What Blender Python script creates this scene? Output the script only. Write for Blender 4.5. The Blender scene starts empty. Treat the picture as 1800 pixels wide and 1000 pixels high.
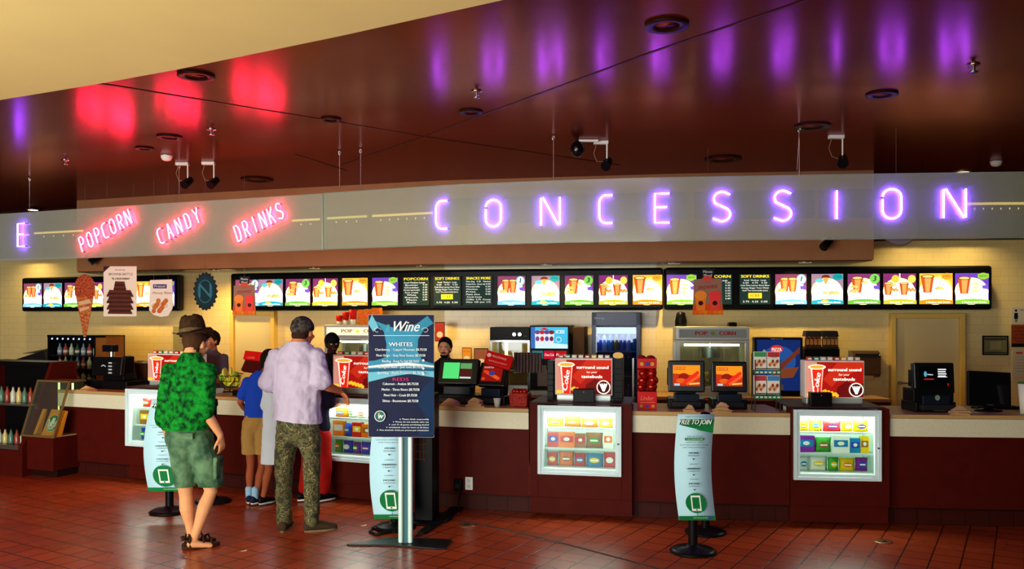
import bpy, bmesh, math, random
from mathutils import Vector, Matrix
random.seed(7)
C = bpy.context.scene.collection
PI = math.pi
# ---------------------------------------------------------------- camera, world, lights, exposure
F, CX, HY, EYE = 1500.0, 900.0, 557.0, 1.8       # focal length in pixels of an 1800x1000 frame, horizon row, eye height
sc = bpy.context.scene
cam = bpy.data.objects.new('camera', bpy.data.cameras.new('camera')); C.objects.link(cam)
cam.location = (0, 0, EYE); cam.rotation_euler = (PI/2, 0, 0)
cam.data.sensor_width = 36; cam.data.lens = F/1800*36; cam.data.shift_y = 57/1800
cam.data.clip_end = 100
sc.camera = cam
sc.view_settings.view_transform = 'Standard'; sc.view_settings.look = 'None'
sc.view_settings.gamma = 1; sc.view_settings.use_curve_mapping = False
sc.view_settings.exposure = 0.0
sc.cycles.use_denoising = True
sc.cycles.max_bounces = 8; sc.cycles.transparent_max_bounces = 12
sc.cycles.sample_clamp_indirect = 4
wd = bpy.data.worlds.new('world'); sc.world = wd; wd.use_nodes = True
wd.node_tree.nodes['Background'].inputs[0].default_value = (.9, .8, .62, 1)
wd.node_tree.nodes['Background'].inputs[1].default_value = 0.05
def lamp(kind, name, loc, rot, energy, col, **k):
    d = bpy.data.lights.new(name, kind); d.energy = energy; d.color = col
    for a, v in k.items(): setattr(d, a, v)
    o = bpy.data.objects.new(name, d); C.objects.link(o); o.location = loc; o.rotation_euler = rot
    return o
def aim(frm, to): return (Vector(to)-Vector(frm)).to_track_quat('-Z', 'Y').to_euler()
# daylight through the glass front of the lobby, behind and to the side of the camera
lamp('AREA', 'daylight_front', (-4.5, -5, 2.0), aim((-4.5, -5, 2.0), (-3.8, 8, 1.5)), 205, (.9, .97, 1), shape='RECTANGLE', size=8, size_y=2.6, spread=1.5)
lamp('AREA', 'daylight_left', (-8.0, 0.5, 1.6), aim((-8.0, .5, 1.6), (-2.6, 4, 2.9)), 360, (1, .98, .88), shape='RECTANGLE', size=6, size_y=2.4)
lamp('AREA', 'lobby_uplight', (-4.5, 1.0, 0.4), aim((-4.5, 1.0, 0.4), (-3.6, 3.6, 3.5)), 290, (1, .97, .74), shape='RECTANGLE', size=5, size_y=1.5)  # added unseen fill from below, brightens the cream ceiling; not daylight

# ---------------------------------------------------------------- materials
def s2l(v):
    v = v/255.0
    return v/12.92 if v <= .04045 else ((v+.055)/1.055)**2.4
def rgb(r, g, b): return (s2l(r), s2l(g), s2l(b), 1)
_M = {}
def mat(name, col, rough=.5, metal=0, emit=0, alpha=1, noise=0, nscale=20, bump=0, bscale=30, coat=0, ior=1.45, col2=None):
    if name in _M: return _M[name]
    m = bpy.data.materials.new(name); m.use_nodes = True; _M[name] = m
    nt = m.node_tree; p = nt.nodes['Principled BSDF']
    col = rgb(*col[:3])
    p.inputs['Base Color'].default_value = col; p.inputs['Roughness'].default_value = rough
    p.inputs['Metallic'].default_value = metal; p.inputs['IOR'].default_value = ior
    p.inputs['Coat Weight'].default_value = coat; p.inputs['Specular IOR Level'].default_value = .5 if (metal or rough < .3) else .1
    if alpha < 1: p.inputs['Alpha'].default_value = alpha
    if emit:
        p.inputs['Base Color'].default_value = tuple(q*.2 for q in col[:3])+(1,)
        p.inputs['Emission Color'].default_value = col; p.inputs['Emission Strength'].default_value = emit
    if noise or bump:
        tc = nt.nodes.new('ShaderNodeTexCoord')
    if noise:
        n = nt.nodes.new('ShaderNodeTexNoise'); n.inputs['Scale'].default_value = nscale; n.inputs['Detail'].default_value = 4
        nt.links.new(tc.outputs['Object'], n.inputs['Vector'])
        r = nt.nodes.new('ShaderNodeValToRGB')
        c2 = rgb(*col2) if col2 else tuple(x*(1-noise) for x in col[:3])+(1,)
        r.color_ramp.elements[0].position = .38; r.color_ramp.elements[1].position = .62
        r.color_ramp.elements[0].color = c2; r.color_ramp.elements[1].color = col
        nt.links.new(n.outputs['Fac'], r.inputs['Fac']); nt.links.new(r.outputs['Color'], p.inputs['Base Color'])
    if bump:
        n = nt.nodes.new('ShaderNodeTexNoise'); n.inputs['Scale'].default_value = bscale; n.inputs['Detail'].default_value = 3
        nt.links.new(tc.outputs['Object'], n.inputs['Vector'])
        b = nt.nodes.new('ShaderNodeBump'); b.inputs['Strength'].default_value = bump; b.inputs['Distance'].default_value = .02
        nt.links.new(n.outputs['Fac'], b.inputs['Height']); nt.links.new(b.outputs['Normal'], p.inputs['Normal'])
    return m
def lit(r, g, b, e=1.0):            # backlit print: it gives off light
    return mat('lit_%d_%d_%d_%d' % (r, g, b, e*100), (r, g, b), .6, emit=e)
def pr(r, g, b, rough=.5):            # plain print / paint
    return mat('print_%d_%d_%d_%d' % (r, g, b, rough*10), (r, g, b), rough)
def glass(name, tint=(255, 255, 255), diff=0, gloss=.12, rough=.03):
    if name in _M: return _M[name]
    m = bpy.data.materials.new(name); m.use_nodes = True; _M[name] = m
    nt = m.node_tree; nt.nodes.clear()
    out = nt.nodes.new('ShaderNodeOutputMaterial')
    tr = nt.nodes.new('ShaderNodeBsdfTransparent'); tr.inputs[0].default_value = rgb(*tint)
    gl = nt.nodes.new('ShaderNodeBsdfGlossy'); gl.inputs['Roughness'].default_value = rough
    df = nt.nodes.new('ShaderNodeBsdfDiffuse'); df.inputs[0].default_value = rgb(228, 236, 218)
    m1 = nt.nodes.new('ShaderNodeMixShader'); m1.inputs[0].default_value = diff
    m2 = nt.nodes.new('ShaderNodeMixShader'); m2.inputs[0].default_value = gloss
    nt.links.new(tr.outputs[0], m1.inputs[1]); nt.links.new(df.outputs[0], m1.inputs[2])
    nt.links.new(m1.outputs[0], m2.inputs[1]); nt.links.new(gl.outputs[0], m2.inputs[2])
    nt.links.new(m2.outputs[0], out.inputs[0])
    return m
def grid_mat(name, col, mortar, bw, bh, rough, offset=.5, uv=False, rot=0, msize=.004, var=.15, bump=.3, spec=.5, coat=0, stain=0):
    m = bpy.data.materials.new(name); m.use_nodes = True; _M[name] = m
    nt = m.node_tree; p = nt.nodes['Principled BSDF']; L = nt.links.new
    tc = nt.nodes.new('ShaderNodeTexCoord'); mp = nt.nodes.new('ShaderNodeMapping'); mp.inputs['Rotation'].default_value[2] = rot
    L(tc.outputs['UV' if uv else 'Object'], mp.inputs['Vector'])
    b = nt.nodes.new('ShaderNodeTexBrick'); b.offset = offset; b.inputs['Scale'].default_value = 1
    b.inputs['Brick Width'].default_value = bw; b.inputs['Row Height'].default_value = bh
    b.inputs['Mortar Size'].default_value = msize; b.inputs['Mortar Smooth'].default_value = .2
    c = rgb(*col); b.inputs['Color1'].default_value = c; b.inputs['Color2'].default_value = tuple(x*(1-var) for x in c[:3])+(1,)
    b.inputs['Mortar'].default_value = rgb(*mortar)
    L(mp.outputs[0], b.inputs['Vector'])
    src = b.outputs['Color']
    if stain:
        n = nt.nodes.new('ShaderNodeTexNoise'); n.inputs['Scale'].default_value = .9; n.inputs['Detail'].default_value = 2
        L(tc.outputs['Object'], n.inputs['Vector'])
        mx = nt.nodes.new('ShaderNodeMix'); mx.data_type = 'RGBA'; mx.blend_type = 'MULTIPLY'
        L(n.outputs['Fac'], mx.inputs['Factor']); L(src, mx.inputs['A']); mx.inputs['B'].default_value = (1-stain, 1-stain, 1-stain, 1)
        src = mx.outputs['Result']
        r = nt.nodes.new('ShaderNodeMapRange'); r.inputs['To Min'].default_value = rough-.06; r.inputs['To Max'].default_value = rough+.1
        L(n.outputs['Fac'], r.inputs['Value']); L(r.outputs[0], p.inputs['Roughness'])
    else: p.inputs['Roughness'].default_value = rough
    L(src, p.inputs['Base Color'])
    bp = nt.nodes.new('ShaderNodeBump'); bp.inputs['Strength'].default_value = bump; bp.inputs['Distance'].default_value = .004; bp.invert = True
    L(b.outputs['Fac'], bp.inputs['Height']); L(bp.outputs[0], p.inputs['Normal'])
    p.inputs['Specular IOR Level'].default_value = spec; p.inputs['Coat Weight'].default_value = coat
    return m
BLACK = mat('black_plastic', (14, 13, 14), .35)
DARK = mat('dark_grey', (34, 32, 33), .45)
STEEL = mat('steel', (170, 168, 160), .3, .9)
CHROME = mat('chrome', (210, 210, 210), .15, 1)
WHITE = mat('white_paint', (225, 225, 215), .5)
MAROON = mat('maroon_laminate', (76, 17, 11), .5, noise=.12, nscale=9); MAROON.node_tree.nodes['Principled BSDF'].inputs['Specular IOR Level'].default_value = .06
CREAMTOP = mat('worktop_laminate', (222, 218, 190), .35, noise=.06, nscale=60)
CREAM = mat('cream_paint', (214, 190, 120), .6)
BROWN = mat('brown_box', (112, 66, 34), .6)
PAPER = mat('brown_napkin_paper', (205, 165, 110), .8)

# ---------------------------------------------------------------- geometry helpers
_T = {}
def text_mesh(s):
    if s in _T: return _T[s]
    cu = bpy.data.curves.new('t', 'FONT'); cu.body = s; cu.size = 1; cu.resolution_u = 2
    cu.align_x = 'CENTER'; cu.align_y = 'CENTER'
    o = bpy.data.objects.new('t', cu); C.objects.link(o)
    dg = bpy.context.evaluated_depsgraph_get(); me = o.evaluated_get(dg).to_mesh()
    v = [(p.co.x, p.co.y) for p in me.vertices]; f = [tuple(q.vertices) for q in me.polygons]
    o.evaluated_get(dg).to_mesh_clear(); bpy.data.objects.remove(o); bpy.data.curves.remove(cu)
    _T[s] = (v, f); return _T[s]
class MB:
    def __init__(s): s.v = []; s.f = []; s.m = []; s.ms = []; s.uv = None; s.layer = 0; s.sm = []
    def mi(s, m):
        if m not in s.ms: s.ms.append(m)
        return s.ms.index(m)
    def add(s, vs, fs, m, smooth=False):
        b = len(s.v); s.v += [Vector(x) for x in vs]; k = s.mi(m)
        for f in fs: s.f.append(tuple(i+b for i in f)); s.m.append(k); s.sm.append(smooth)
        return s
    def box(s, x, y, z, sx, sy, sz, m, rz=0, ry=0, rx=0, taper=1):
        """centre x,y; z is the underside; sizes full"""
        vs = []
        for k in (0, 1):
            t = taper if k else 1
            for a, b in ((-1, -1), (1, -1), (1, 1), (-1, 1)): vs.append(Vector((a*sx/2*t, b*sy/2*t, (k-.5)*sz)))
        R = Matrix.Rotation(rz, 3, 'Z') @ Matrix.Rotation(ry, 3, 'Y') @ Matrix.Rotation(rx, 3, 'X')
        vs = [R @ v + Vector((x, y, z+sz/2)) for v in vs]
        return s.add(vs, [(3, 2, 1, 0), (4, 5, 6, 7), (0, 1, 5, 4), (1, 2, 6, 5), (2, 3, 7, 6), (3, 0, 4, 7)], m)
    def cyl(s, p0, p1, r0, m, r1=None, n=14, caps=True):
        r1 = r0 if r1 is None else r1
        p0, p1 = Vector(p0), Vector(p1); d = (p1-p0).normalized()
        u = d.orthogonal().normalized(); w = d.cross(u); vs = []
        for p, r in ((p0, r0), (p1, r1)):
            for i in range(n):
                a = 2*PI*i/n; vs.append(p+(u*math.cos(a)+w*math.sin(a))*r)
        s.add(vs, [(i, (i+1) % n, n+(i+1) % n, n+i) for i in range(n)], m, True)
        if caps: s.add([vs[i] for i in range(n)], [tuple(range(n-1, -1, -1))], m); s.add([vs[n+i] for i in range(n)], [tuple(range(n))], m)
        return s
    def tube(s, pts, r, m, n=8, closed=False):
        pts = [Vector(p) for p in pts]; N = len(pts); vs = []; u = None
        for i, p in enumerate(pts):
            a = pts[(i-1) % N] if (i or closed) else p; b = pts[(i+1) % N] if (i < N-1 or closed) else p
            d = (b-a).normalized()
            u = d.orthogonal() if u is None else (u-d*u.dot(d))
            u.normalize(); w = d.cross(u)
            for k in range(n):
                t = 2*PI*k/n; vs.append(p+(u*math.cos(t)+w*math.sin(t))*r)
        fs = []
        for i in range(N if closed else N-1):
            j = (i+1) % N
            fs += [(i*n+k, i*n+(k+1) % n, j*n+(k+1) % n, j*n+k) for k in range(n)]
        s.add(vs, fs, m, True)
        if not closed: s.add(vs[:n], [tuple(range(n-1, -1, -1))], m); s.add(vs[-n:], [tuple(range(n))], m)
        return s
    def lathe(s, prof, m, c=(0, 0, 0), n=24, sx=1, sy=1):
        vs = []; c = Vector(c)
        for r, z in prof:
            for i in range(n): a = 2*PI*i/n; vs.append(c+Vector((r*sx*math.cos(a), r*sy*math.sin(a), z)))
        fs = []
        for j in range(len(prof)-1): fs += [(j*n+i, j*n+(i+1) % n, (j+1)*n+(i+1) % n, (j+1)*n+i) for i in range(n)]
        fs.append(tuple(range(n-1, -1, -1))); fs.append(tuple((len(prof)-1)*n+i for i in range(n)))
        return s.add(vs, fs, m, True)
    def blob(s, c, r, m, n=12, k=8):
        vs = []; c = Vector(c)
        for j in range(k+1):
            t = PI*j/k
            for i in range(n): a = 2*PI*i/n; vs.append(c+Vector((r[0]*math.sin(t)*math.cos(a), r[1]*math.sin(t)*math.sin(a), r[2]*math.cos(t))))
        return s.add(vs, [(j*n+i, (j+1)*n+i, (j+1)*n+(i+1) % n, j*n+(i+1) % n) for j in range(k) for i in range(n)], m, True)
    def ext(s, pts, y0, y1, m):
        """x,z outline pushed from y0 to y1"""
        n = len(pts); vs = [(x, y0, z) for x, z in pts]+[(x, y1, z) for x, z in pts]
        return s.add(vs, [tuple(range(n)), tuple(range(2*n-1, n-1, -1))]+[(i, n+i, n+(i+1) % n, (i+1) % n) for i in range(n)], m)
    def side(s, pts, x0, x1, m):
        """y,z outline pushed from x0 to x1"""
        n = len(pts); vs = [(x0, y, z) for y, z in pts]+[(x1, y, z) for y, z in pts]
        return s.add(vs, [tuple(range(n)), tuple(range(2*n-1, n-1, -1))]+[(i, n+i, n+(i+1) % n, (i+1) % n) for i in range(n)], m)
    # printed shapes: each layer lies a hair further out (towards -y)
    def lay(s): s.layer += 1; return -.0006*s.layer
    def poly(s, pts, m, y=None):
        y = s.lay() if y is None else y
        return s.add([(x, y, z) for x, z in pts], [tuple(range(len(pts)))], m)
    def rect(s, x0, z0, x1, z1, m, y=None): return s.poly([(x0, z0), (x1, z0), (x1, z1), (x0, z1)], m, y)
    def disc(s, x, z, rx, rz, m, n=22, a0=0, a1=2*PI, y=None):
        full = a1-a0 > 6.28
        pts = [(x+rx*math.cos(a0+(a1-a0)*i/(n if full else n-1)), z+rz*math.sin(a0+(a1-a0)*i/(n if full else n-1))) for i in range(n)]
        return s.poly(pts, m, y)
    def ring(s, x, z, r, t, m, n=28, sz=1):
        y = s.lay(); vs = []
        for i in range(n):
            a = 2*PI*i/n
            for q in (r, r-t): vs.append((x+q*math.cos(a), y, z+q*sz*math.sin(a)))
        return s.add(vs, [(2*i, 2*((i+1) % n), 2*((i+1) % n)+1, 2*i+1) for i in range(n)], m)
    def line(s, pts, w, m, y=None):
        y = s.lay() if y is None else y
        for (x0, z0), (x1, z1) in zip(pts, pts[1:]):
            d = Vector((x1-x0, z1-z0)); 
            if d.length < 1e-6: continue
            nrm = Vector((-d.y, d.x)).normalized()*w/2
            s.add([(x0+nrm.x, y, z0+nrm.y), (x0-nrm.x, y, z0-nrm.y), (x1-nrm.x, y, z1-nrm.y), (x1+nrm.x, y, z1+nrm.y)], [(0, 1, 2, 3)], m)
        return s
    def text(s, t, x, z, size, m, wid=None, rot=0, shear=0, bold=0):
        v, f = text_mesh(t); xs = [p[0] for p in v] or [0]; W = max(xs)-min(xs) or 1
        k = (wid/W) if wid else size; c, q = math.cos(rot), math.sin(rot)
        for dx in ([0] if not bold else [-bold, 0, bold]):
            y = s.lay(); vs = []
            for a, b in v:
                a2 = a*k+shear*b*size+dx; b2 = b*size
                vs.append((x+a2*c-b2*q, y, z+a2*q+b2*c))
            s.add(vs, f, m)
        return s
    def xf(s, M, start=0):
        for i in range(start, len(s.v)): s.v[i] = M @ s.v[i]
        return s
    def build(s, name, parent=None, bev=0, **props):
        me = bpy.data.meshes.new(name); me.from_pydata([tuple(v) for v in s.v], [], s.f)
        for m in s.ms: me.materials.append(m)
        me.polygons.foreach_set('material_index', s.m); me.polygons.foreach_set('use_smooth', s.sm)
        if s.uv:
            ul = me.uv_layers.new(name='UVMap')
            for lp in me.loops: ul.data[lp.index].uv = s.uv[lp.vertex_index]
        me.update()
        o = bpy.data.objects.new(name, me); C.objects.link(o); o.parent = parent
        if bev:
            b = o.modifiers.new('bevel', 'BEVEL'); b.width = bev; b.segments = 2; b.limit_method = 'ANGLE'
        for k, v in props.items(): o[k] = v
        return o
def tag(o, label, cat, group=None, kind=None):
    o['label'] = label; o['category'] = cat
    if group: o['group'] = group
    if kind: o['kind'] = kind
    return o
def thing(name, label, cat, loc=(0, 0, 0), rz=0, group=None):
    o = bpy.data.objects.new(name, None); C.objects.link(o); o.empty_display_size = .1
    o.location = loc; o.rotation_euler = (0, 0, rz)
    return tag(o, label, cat, group)
def copy_tree(o, parent=None):
    c = o.copy(); C.objects.link(c); c.parent = parent
    for ch in [x for x in C.objects if x.parent == o]: copy_tree(ch, c)
    return c
# ---------------------------------------------------------------- plan of the place: counter and back wall are gently bent lines
class Path:
    def __init__(s, pts): s.P = [((x-CX)*Y/F, Y) for x, Y in pts]
    def y(s, X):
        P = s.P
        for (a, b), (c, d) in zip(P, P[1:]):
            if X <= c or (c, d) == P[-1]: return b+(d-b)*(X-a)/(c-a)
    def slope(s, X, e=.5): return (s.y(X+e)-s.y(X-e))/(2*e)
    def hit(s, px, off=0):
        Y = 9.0
        for _ in range(40): Y = .5*Y+.5*(s.y((px-CX)*Y/F)+off)
        return (px-CX)*Y/F, Y
PC = Path([(-420, 11.9), (0, 10.27), (260, 9.375), (450, 8.86), (640, 8.36), (800, 7.99), (1000, 7.73), (1200, 7.56), (1500, 7.40), (1800, 7.28), (2300, 7.2)])
PW = Path([(-60, 14.4), (0, 14.1), (350, 12.7), (780, 11.5), (1160, 11.0), (1740, 10.55), (2300, 10.2)])
def foreshort(X, Y, r): return math.cos(r)-X/Y*math.sin(r)      # apparent width of a turned face seen from the camera
def zpx(y, Y): return EYE+(HY-y)*Y/F
def place(name, label, cat, x0, x1, ytop, base, off, path=PC, group=None, rot=None):
    """root at the base centre of what spans x0..x1 and reaches row ytop; gives root, width, height"""
    X, Y = path.hit((x0+x1)/2, off)
    r = math.atan(path.slope(X)) if rot is None else rot
    w = (x1-x0)*Y/F/foreshort(X, Y, r); h = zpx(ytop, Y)-base
    return thing(name, label, cat, (X, Y, base), r, group), w, h
def ribbon(mb, path, X0, X1, o0, o1, z0, z1, m, step=.25, uv=False):
    n = max(1, int(abs(X1-X0)/step)); vs = []; us = []; acc = 0; prev = None
    for i in range(n+1):
        X = X0+(X1-X0)*i/n; Y = path.y(X)
        if prev: acc += math.hypot(X-prev[0], Y-prev[1])
        prev = (X, Y)
        for o, z in ((o0, z0), (o0, z1), (o1, z1), (o1, z0)): vs.append((X, Y+o, z)); us.append((acc, z))
    fs = [(0, 1, 2, 3), (n*4+3, n*4+2, n*4+1, n*4)]
    for i in range(n):
        a, b = i*4, i*4+4
        for k in range(4): j = (k+1) % 4; fs.append((a+k, b+k, b+j, a+j))
    if uv: mb.uv = (mb.uv or [])+us
    return mb.add(vs, fs, m)
def pX(px, off=0, path=PC): return path.hit(px, off)[0]
def struct(mb, name, **k):
    o = mb.build(name, **k); o['kind'] = 'structure'; return o
def world_of(root, p):
    c, s = math.cos(root.rotation_euler.z), math.sin(root.rotation_euler.z)
    return (root.location.x+p[0]*c-p[1]*s, root.location.y+p[0]*s+p[1]*c, root.location.z+p[2])
# ================================================================ THE SETTING
CEIL = 3.52
def ceil_pt(px, py, h=CEIL): Y = (h-EYE)*F/(HY-py); return (px-CX)*Y/F, Y
tile = grid_mat('quarry_tile', (190, 72, 26), (58, 22, 12), .2, .2, .25, offset=0, rot=math.radians(31), msize=.006, var=.22, bump=.35, stain=.4, spec=.7)
mb = MB(); mb.box(0, 4.5, -.1, 24, 25, .1, tile); struct(mb, 'floor')
gc = bpy.data.materials.new('glossy_brown_ceiling'); gc.use_nodes = True
p = gc.node_tree.nodes['Principled BSDF']; p.inputs['Base Color'].default_value = (.19, .030, .007, 1); p.inputs['Roughness'].default_value = .19; p.inputs['Metallic'].default_value = .6; p.inputs['Specular Tint'].default_value = (.5, .22, .34, 1)
p.inputs['Specular IOR Level'].default_value = .28; p.inputs['IOR'].default_value = 1.5
mb = MB(); mb.box(0, 8.8, CEIL, 24, 18, .1, gc); struct(mb, 'ceiling')
# lower cream lobby ceiling with a gently curved edge
LOW = 3.40
edge = [ceil_pt(x, y, LOW) for x, y in ((-420, 246), (0, 176), (170, 148), (313, 122), (450, 94), (600, 63), (740, 32), (880, 1), (1010, -30), (1200, -80))]
vs = [(x, y) for x, y in edge]+[(10.5, -6.5), (-11.5, -6.5), (-11.5, edge[0][1])]
n = len(vs); mb = MB(); lobby = mat('lobby_cream_plaster', (226, 212, 144), .7, noise=.04, nscale=1.5)
mb.add([(x, y, LOW) for x, y in vs]+[(x, y, CEIL) for x, y in vs], [tuple(range(n)), tuple(range(2*n-1, n-1, -1))]+[(i, (i+1) % n, n+(i+1) % n, n+i) for i in range(n)], lobby)
struct(mb, 'ceiling_lobby')
# panel joints of the glossy ceiling
seam = mat('ceiling_joint', (60, 16, 8), .4)
for k, ln in enumerate((((120, 140), (200, 150), (600, 215), (745, 240), (1090, 290)), ((600, 290), (745, 240), (1150, 90), (1440, -8)), ((520, 272), (560, 284), (610, 300)))):
    mb = MB(); P = [ceil_pt(*q) for q in ln]
    for a, b in zip(P, P[1:]):
        d = Vector(b)-Vector(a); mb.box((a[0]+b[0])/2, (a[1]+b[1])/2, CEIL-.004, d.length, .018, .006, seam, rz=math.atan2(d.y, d.x))
    struct(mb, 'trim_%d' % (k+1))
wt = grid_mat('cream_wall_tile', (232, 208, 142), (214, 190, 128), .2, .1, .25, uv=True, msize=.003, var=.04, bump=.2)
CT = 2.75
mb = MB(); ribbon(mb, PW, pX(0, 0, PW), 8.4, 0, .15, 0, CT, wt, uv=True); struct(mb, 'wall_back')
upper = mat('dark_upper_wall', (58, 30, 24), .45)
mb = MB(); ribbon(mb, PW, -8.6, 8.4, -.12, .14, CT, CEIL, upper); struct(mb, 'wall_back_upper')
mb = MB(); mb.box(-8.62, 7.0, 0, .15, 14.6, CEIL, mat('dark_side_wall', (62, 40, 36), .6)); struct(mb, 'wall_left')
mb = MB(); mb.box(8.45, 2.6, 0, .15, 16, CEIL, mat('dark_side_wall2', (70, 52, 40), .6)); struct(mb, 'wall_right')
# painted flat wall right of the tiles, with door
for k, (x0, x1, yt) in enumerate(((1566, 1690, 551), (402, 492, 547))):
    X, Y = PW.hit((x0+x1)/2, -.03); r = math.atan(PW.slope(X)); w = (x1-x0)*Y/F; h = zpx(yt, Y)
    fr = mat('door_frame_paint', (226, 190, 96), .45); dp = mat('door_paint', (214, 196, 140) if k == 0 else (226, 200, 120), .55)
    mb = MB(); mb.box(0, 0, 0, w-.12, .04, h-.06, dp)
    d = struct(mb, 'door_%d' % (k+1), bev=.004); d.location = (X, Y, 0); d.rotation_euler.z = r
    mb = MB(); mb.box(-w/2+.03, -.02, 0, .06, .1, h, fr); mb.box(w/2-.03, -.02, 0, .06, .1, h, fr); mb.box(0, -.02, h-.06, w-.12, .1, .06, fr)
    mb.build('door_frame', d, bev=.006)
    mb = MB(); mb.cyl((-w/2+.11, -.02, .98), (-w/2+.11, -.07, .98), .022, STEEL); mb.box(-w/2+.17, -.075, .97, .13, .016, .02, STEEL)
    mb.build('door_handle', d, bev=.003)
# beige bulkhead over the service area, with recessed lights in its underside
BZ = 2.47
X0, X1 = pX(135, -.75, PW), pX(1536, -.75, PW)
mb = MB(); bk = mat('bulkhead_paint', (172, 118, 80), .5, noise=.08, nscale=4); ribbon(mb, PW, X0, X1, -.75, -.001, BZ, CEIL-.001, bk)
struct(mb, 'trim_bulkhead')
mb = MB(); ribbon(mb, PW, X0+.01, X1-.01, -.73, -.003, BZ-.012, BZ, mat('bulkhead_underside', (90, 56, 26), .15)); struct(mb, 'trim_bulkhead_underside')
for i, px in enumerate((378, 553, 742, 960, 1185, 1415, 214)):
    X, Y = PW.hit(px, -.6)
    t = thing('recessed_light', 'recessed light under the beige bulkhead, %s' % ('above the scalloped hanging disc', 'between the two hanging signs above the white-shirted man', 'above the wine board', 'above the menu panels left of the blue fridge', 'above the right popcorn machine', 'rightmost of the row, above the bottle crates', 'leftmost of the row, behind the brownie poster')[i], 'light', (X, Y, BZ-.012), 0, 'recessed lights under the bulkhead')
    mb = MB(); mb.lathe([(.075, -.012), (.08, 0), (.058, 0), (.056, -.004)], STEEL); mb.build('light_trim', t)
    mb = MB(); mb.lathe([(.055, -.006), (.055, -.002)], lit(255, 236, 190, 14)); mb.build('lamp_lens', t)
    lamp('SPOT', 'recessed_lamp', (X, Y, BZ-.03), aim((X, Y, BZ), (X, Y+.5, 0)), (105 if px < 700 else 120 if px < 1300 else 90), (1, .68, .2), spot_size=2.5, spot_blend=.8, shadow_soft_size=.05)
# ---- counter
HCt = .96
CASES = [(222, 345), (556, 690), (930, 1110), (1390, 1563)]
cnt = thing('concession_counter', 'long maroon counter with cream worktop bands running across the whole lobby', 'counter', (0, 0, 0))
segs = []; xs = [103]+[v for c in CASES for v in c]+[1980]
for i in range(0, len(xs), 2): segs.append((pX(xs[i]), pX(xs[i+1])))
base = grid_mat('base_tile', (60, 18, 12), (24, 9, 7), .2, .3, .5, uv=True, offset=0, var=.1, spec=.1)
tl = grid_mat('strip_tile', (200, 176, 120), (150, 130, 90), .3, .3, .3, uv=True, offset=0, var=.05)
for i, (a, b) in enumerate(segs):
    mb = MB(); ribbon(mb, PC, a, b, .02, .12, .14, HCt-.19, MAROON); mb.build('front_panel', cnt)
    if i == 0: a = pX(103)
    mb = MB(); ribbon(mb, PC, a, b-.004, -.02, .72, HCt-.19, HCt-.035, CREAMTOP); mb.build('worktop_fascia', cnt, bev=.004)
    mb = MB(); ribbon(mb, PC, a, b-.004, -.025, .74, HCt-.033, HCt, mat('worktop_top', (186, 150, 96), .3)); mb.build('worktop', cnt, bev=.004)
mb = MB(); ribbon(mb, PC, segs[0][0], segs[-1][1], .05, .15, 0, .14, base, uv=True); mb.build('tiled_base', cnt)
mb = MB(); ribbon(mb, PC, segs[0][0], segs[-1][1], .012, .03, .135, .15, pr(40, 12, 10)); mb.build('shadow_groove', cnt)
# back counter along the wall
bc = thing('back_counter', 'dark back counter along the cream wall carrying the popcorn and drinks machines', 'counter', (0, 0, 0))
mb = MB(); ribbon(mb, PW, pX(60, -.6, PW), pX(1030, -.6, PW), -.68, -.02, .05, .80, mat('back_cabinet', (70, 34, 24), .5)); ribbon(mb, PW, pX(1140, -.6, PW), pX(1560, -.6, PW), -.68, -.02, .05, .80, _M['back_cabinet']); mb.build('cabinet_front', bc)
mb = MB(); ribbon(mb, PW, pX(60, -.6, PW), pX(1030, -.6, PW), -.72, -.01, .80, .84, mat('back_top', (170, 130, 88), .35)); ribbon(mb, PW, pX(1140, -.6, PW), pX(1560, -.6, PW), -.72, -.01, .80, .84, _M['back_top']); mb.build('worktop', bc, bev=.004)
BT = .84
# ---- display cases built into the counter
frame_m = mat('case_frame', (214, 238, 244), .35, .0)
CORD = ['leftmost', 'second', 'third', 'rightmost']
pal = [(196, 30, 30), (235, 190, 20), (40, 60, 170), (60, 150, 50), (230, 110, 20), (120, 40, 140), (240, 235, 225), (20, 120, 170), (150, 90, 40)]
pname = ['red', 'yellow', 'blue', 'green', 'orange', 'purple', 'white', 'teal', 'brown']
def candy(kind, w, h, d, ci, loc, rz, label, grp, rnd):
    m = mat('wrapper_'+pname[ci], pal[ci], .3); m2 = mat('wrapper_'+pname[(ci+rnd) % 9], pal[(ci+rnd) % 9], .3)
    mb = MB()
    if kind == 'box':
        mb.box(0, d/2, 0, w, d, h, m); mb.rect(-w*.4, h*.35, w*.4, h*.75, m2, y=-.001); mb.disc(0, h*.55, w*.2, h*.12, pr(245, 240, 225), n=12, y=-.002)
        o = mb.build('candy_box')
    else:
        vs = []; n = 7
        for j in range(n):
            t = j/(n-1); th = math.sin(PI*t)**.6*d*.5+.003; ww = w*(.94+.06*abs(2*t-1))
            for i in range(7):
                u = i/6; b = th*math.sin(PI*u)**.7
                vs.append((ww*(u-.5), d/2-b+random.uniform(-.004, .004), h*t))
            for i in range(5, 0, -1):
                u = i/6; vs.append((ww*(u-.5), d/2+th*math.sin(PI*u)**.7*.6, h*t))
        fs = [(j*12+i, j*12+(i+1) % 12, (j+1)*12+(i+1) % 12, (j+1)*12+i) for j in range(n-1) for i in range(12)]
        fs += [tuple(range(11, -1, -1)), tuple((n-1)*12+i for i in range(12))]
        mb.add(vs, fs, m, True); mb.disc(0, h*.52, w*.3, h*.2, m2, n=14, y=-.012); mb.rect(-w*.22, h*.46, w*.22, h*.57, pr(245, 240, 225), y=-.0135)
        o = mb.build('candy_bag')
    o.location = loc; o.rotation_euler.z = rz
    return tag(o, label, 'candy', grp)
ordn = ['first', 'second', 'third', 'fourth', 'fifth', 'sixth', 'seventh', 'eighth']
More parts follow.
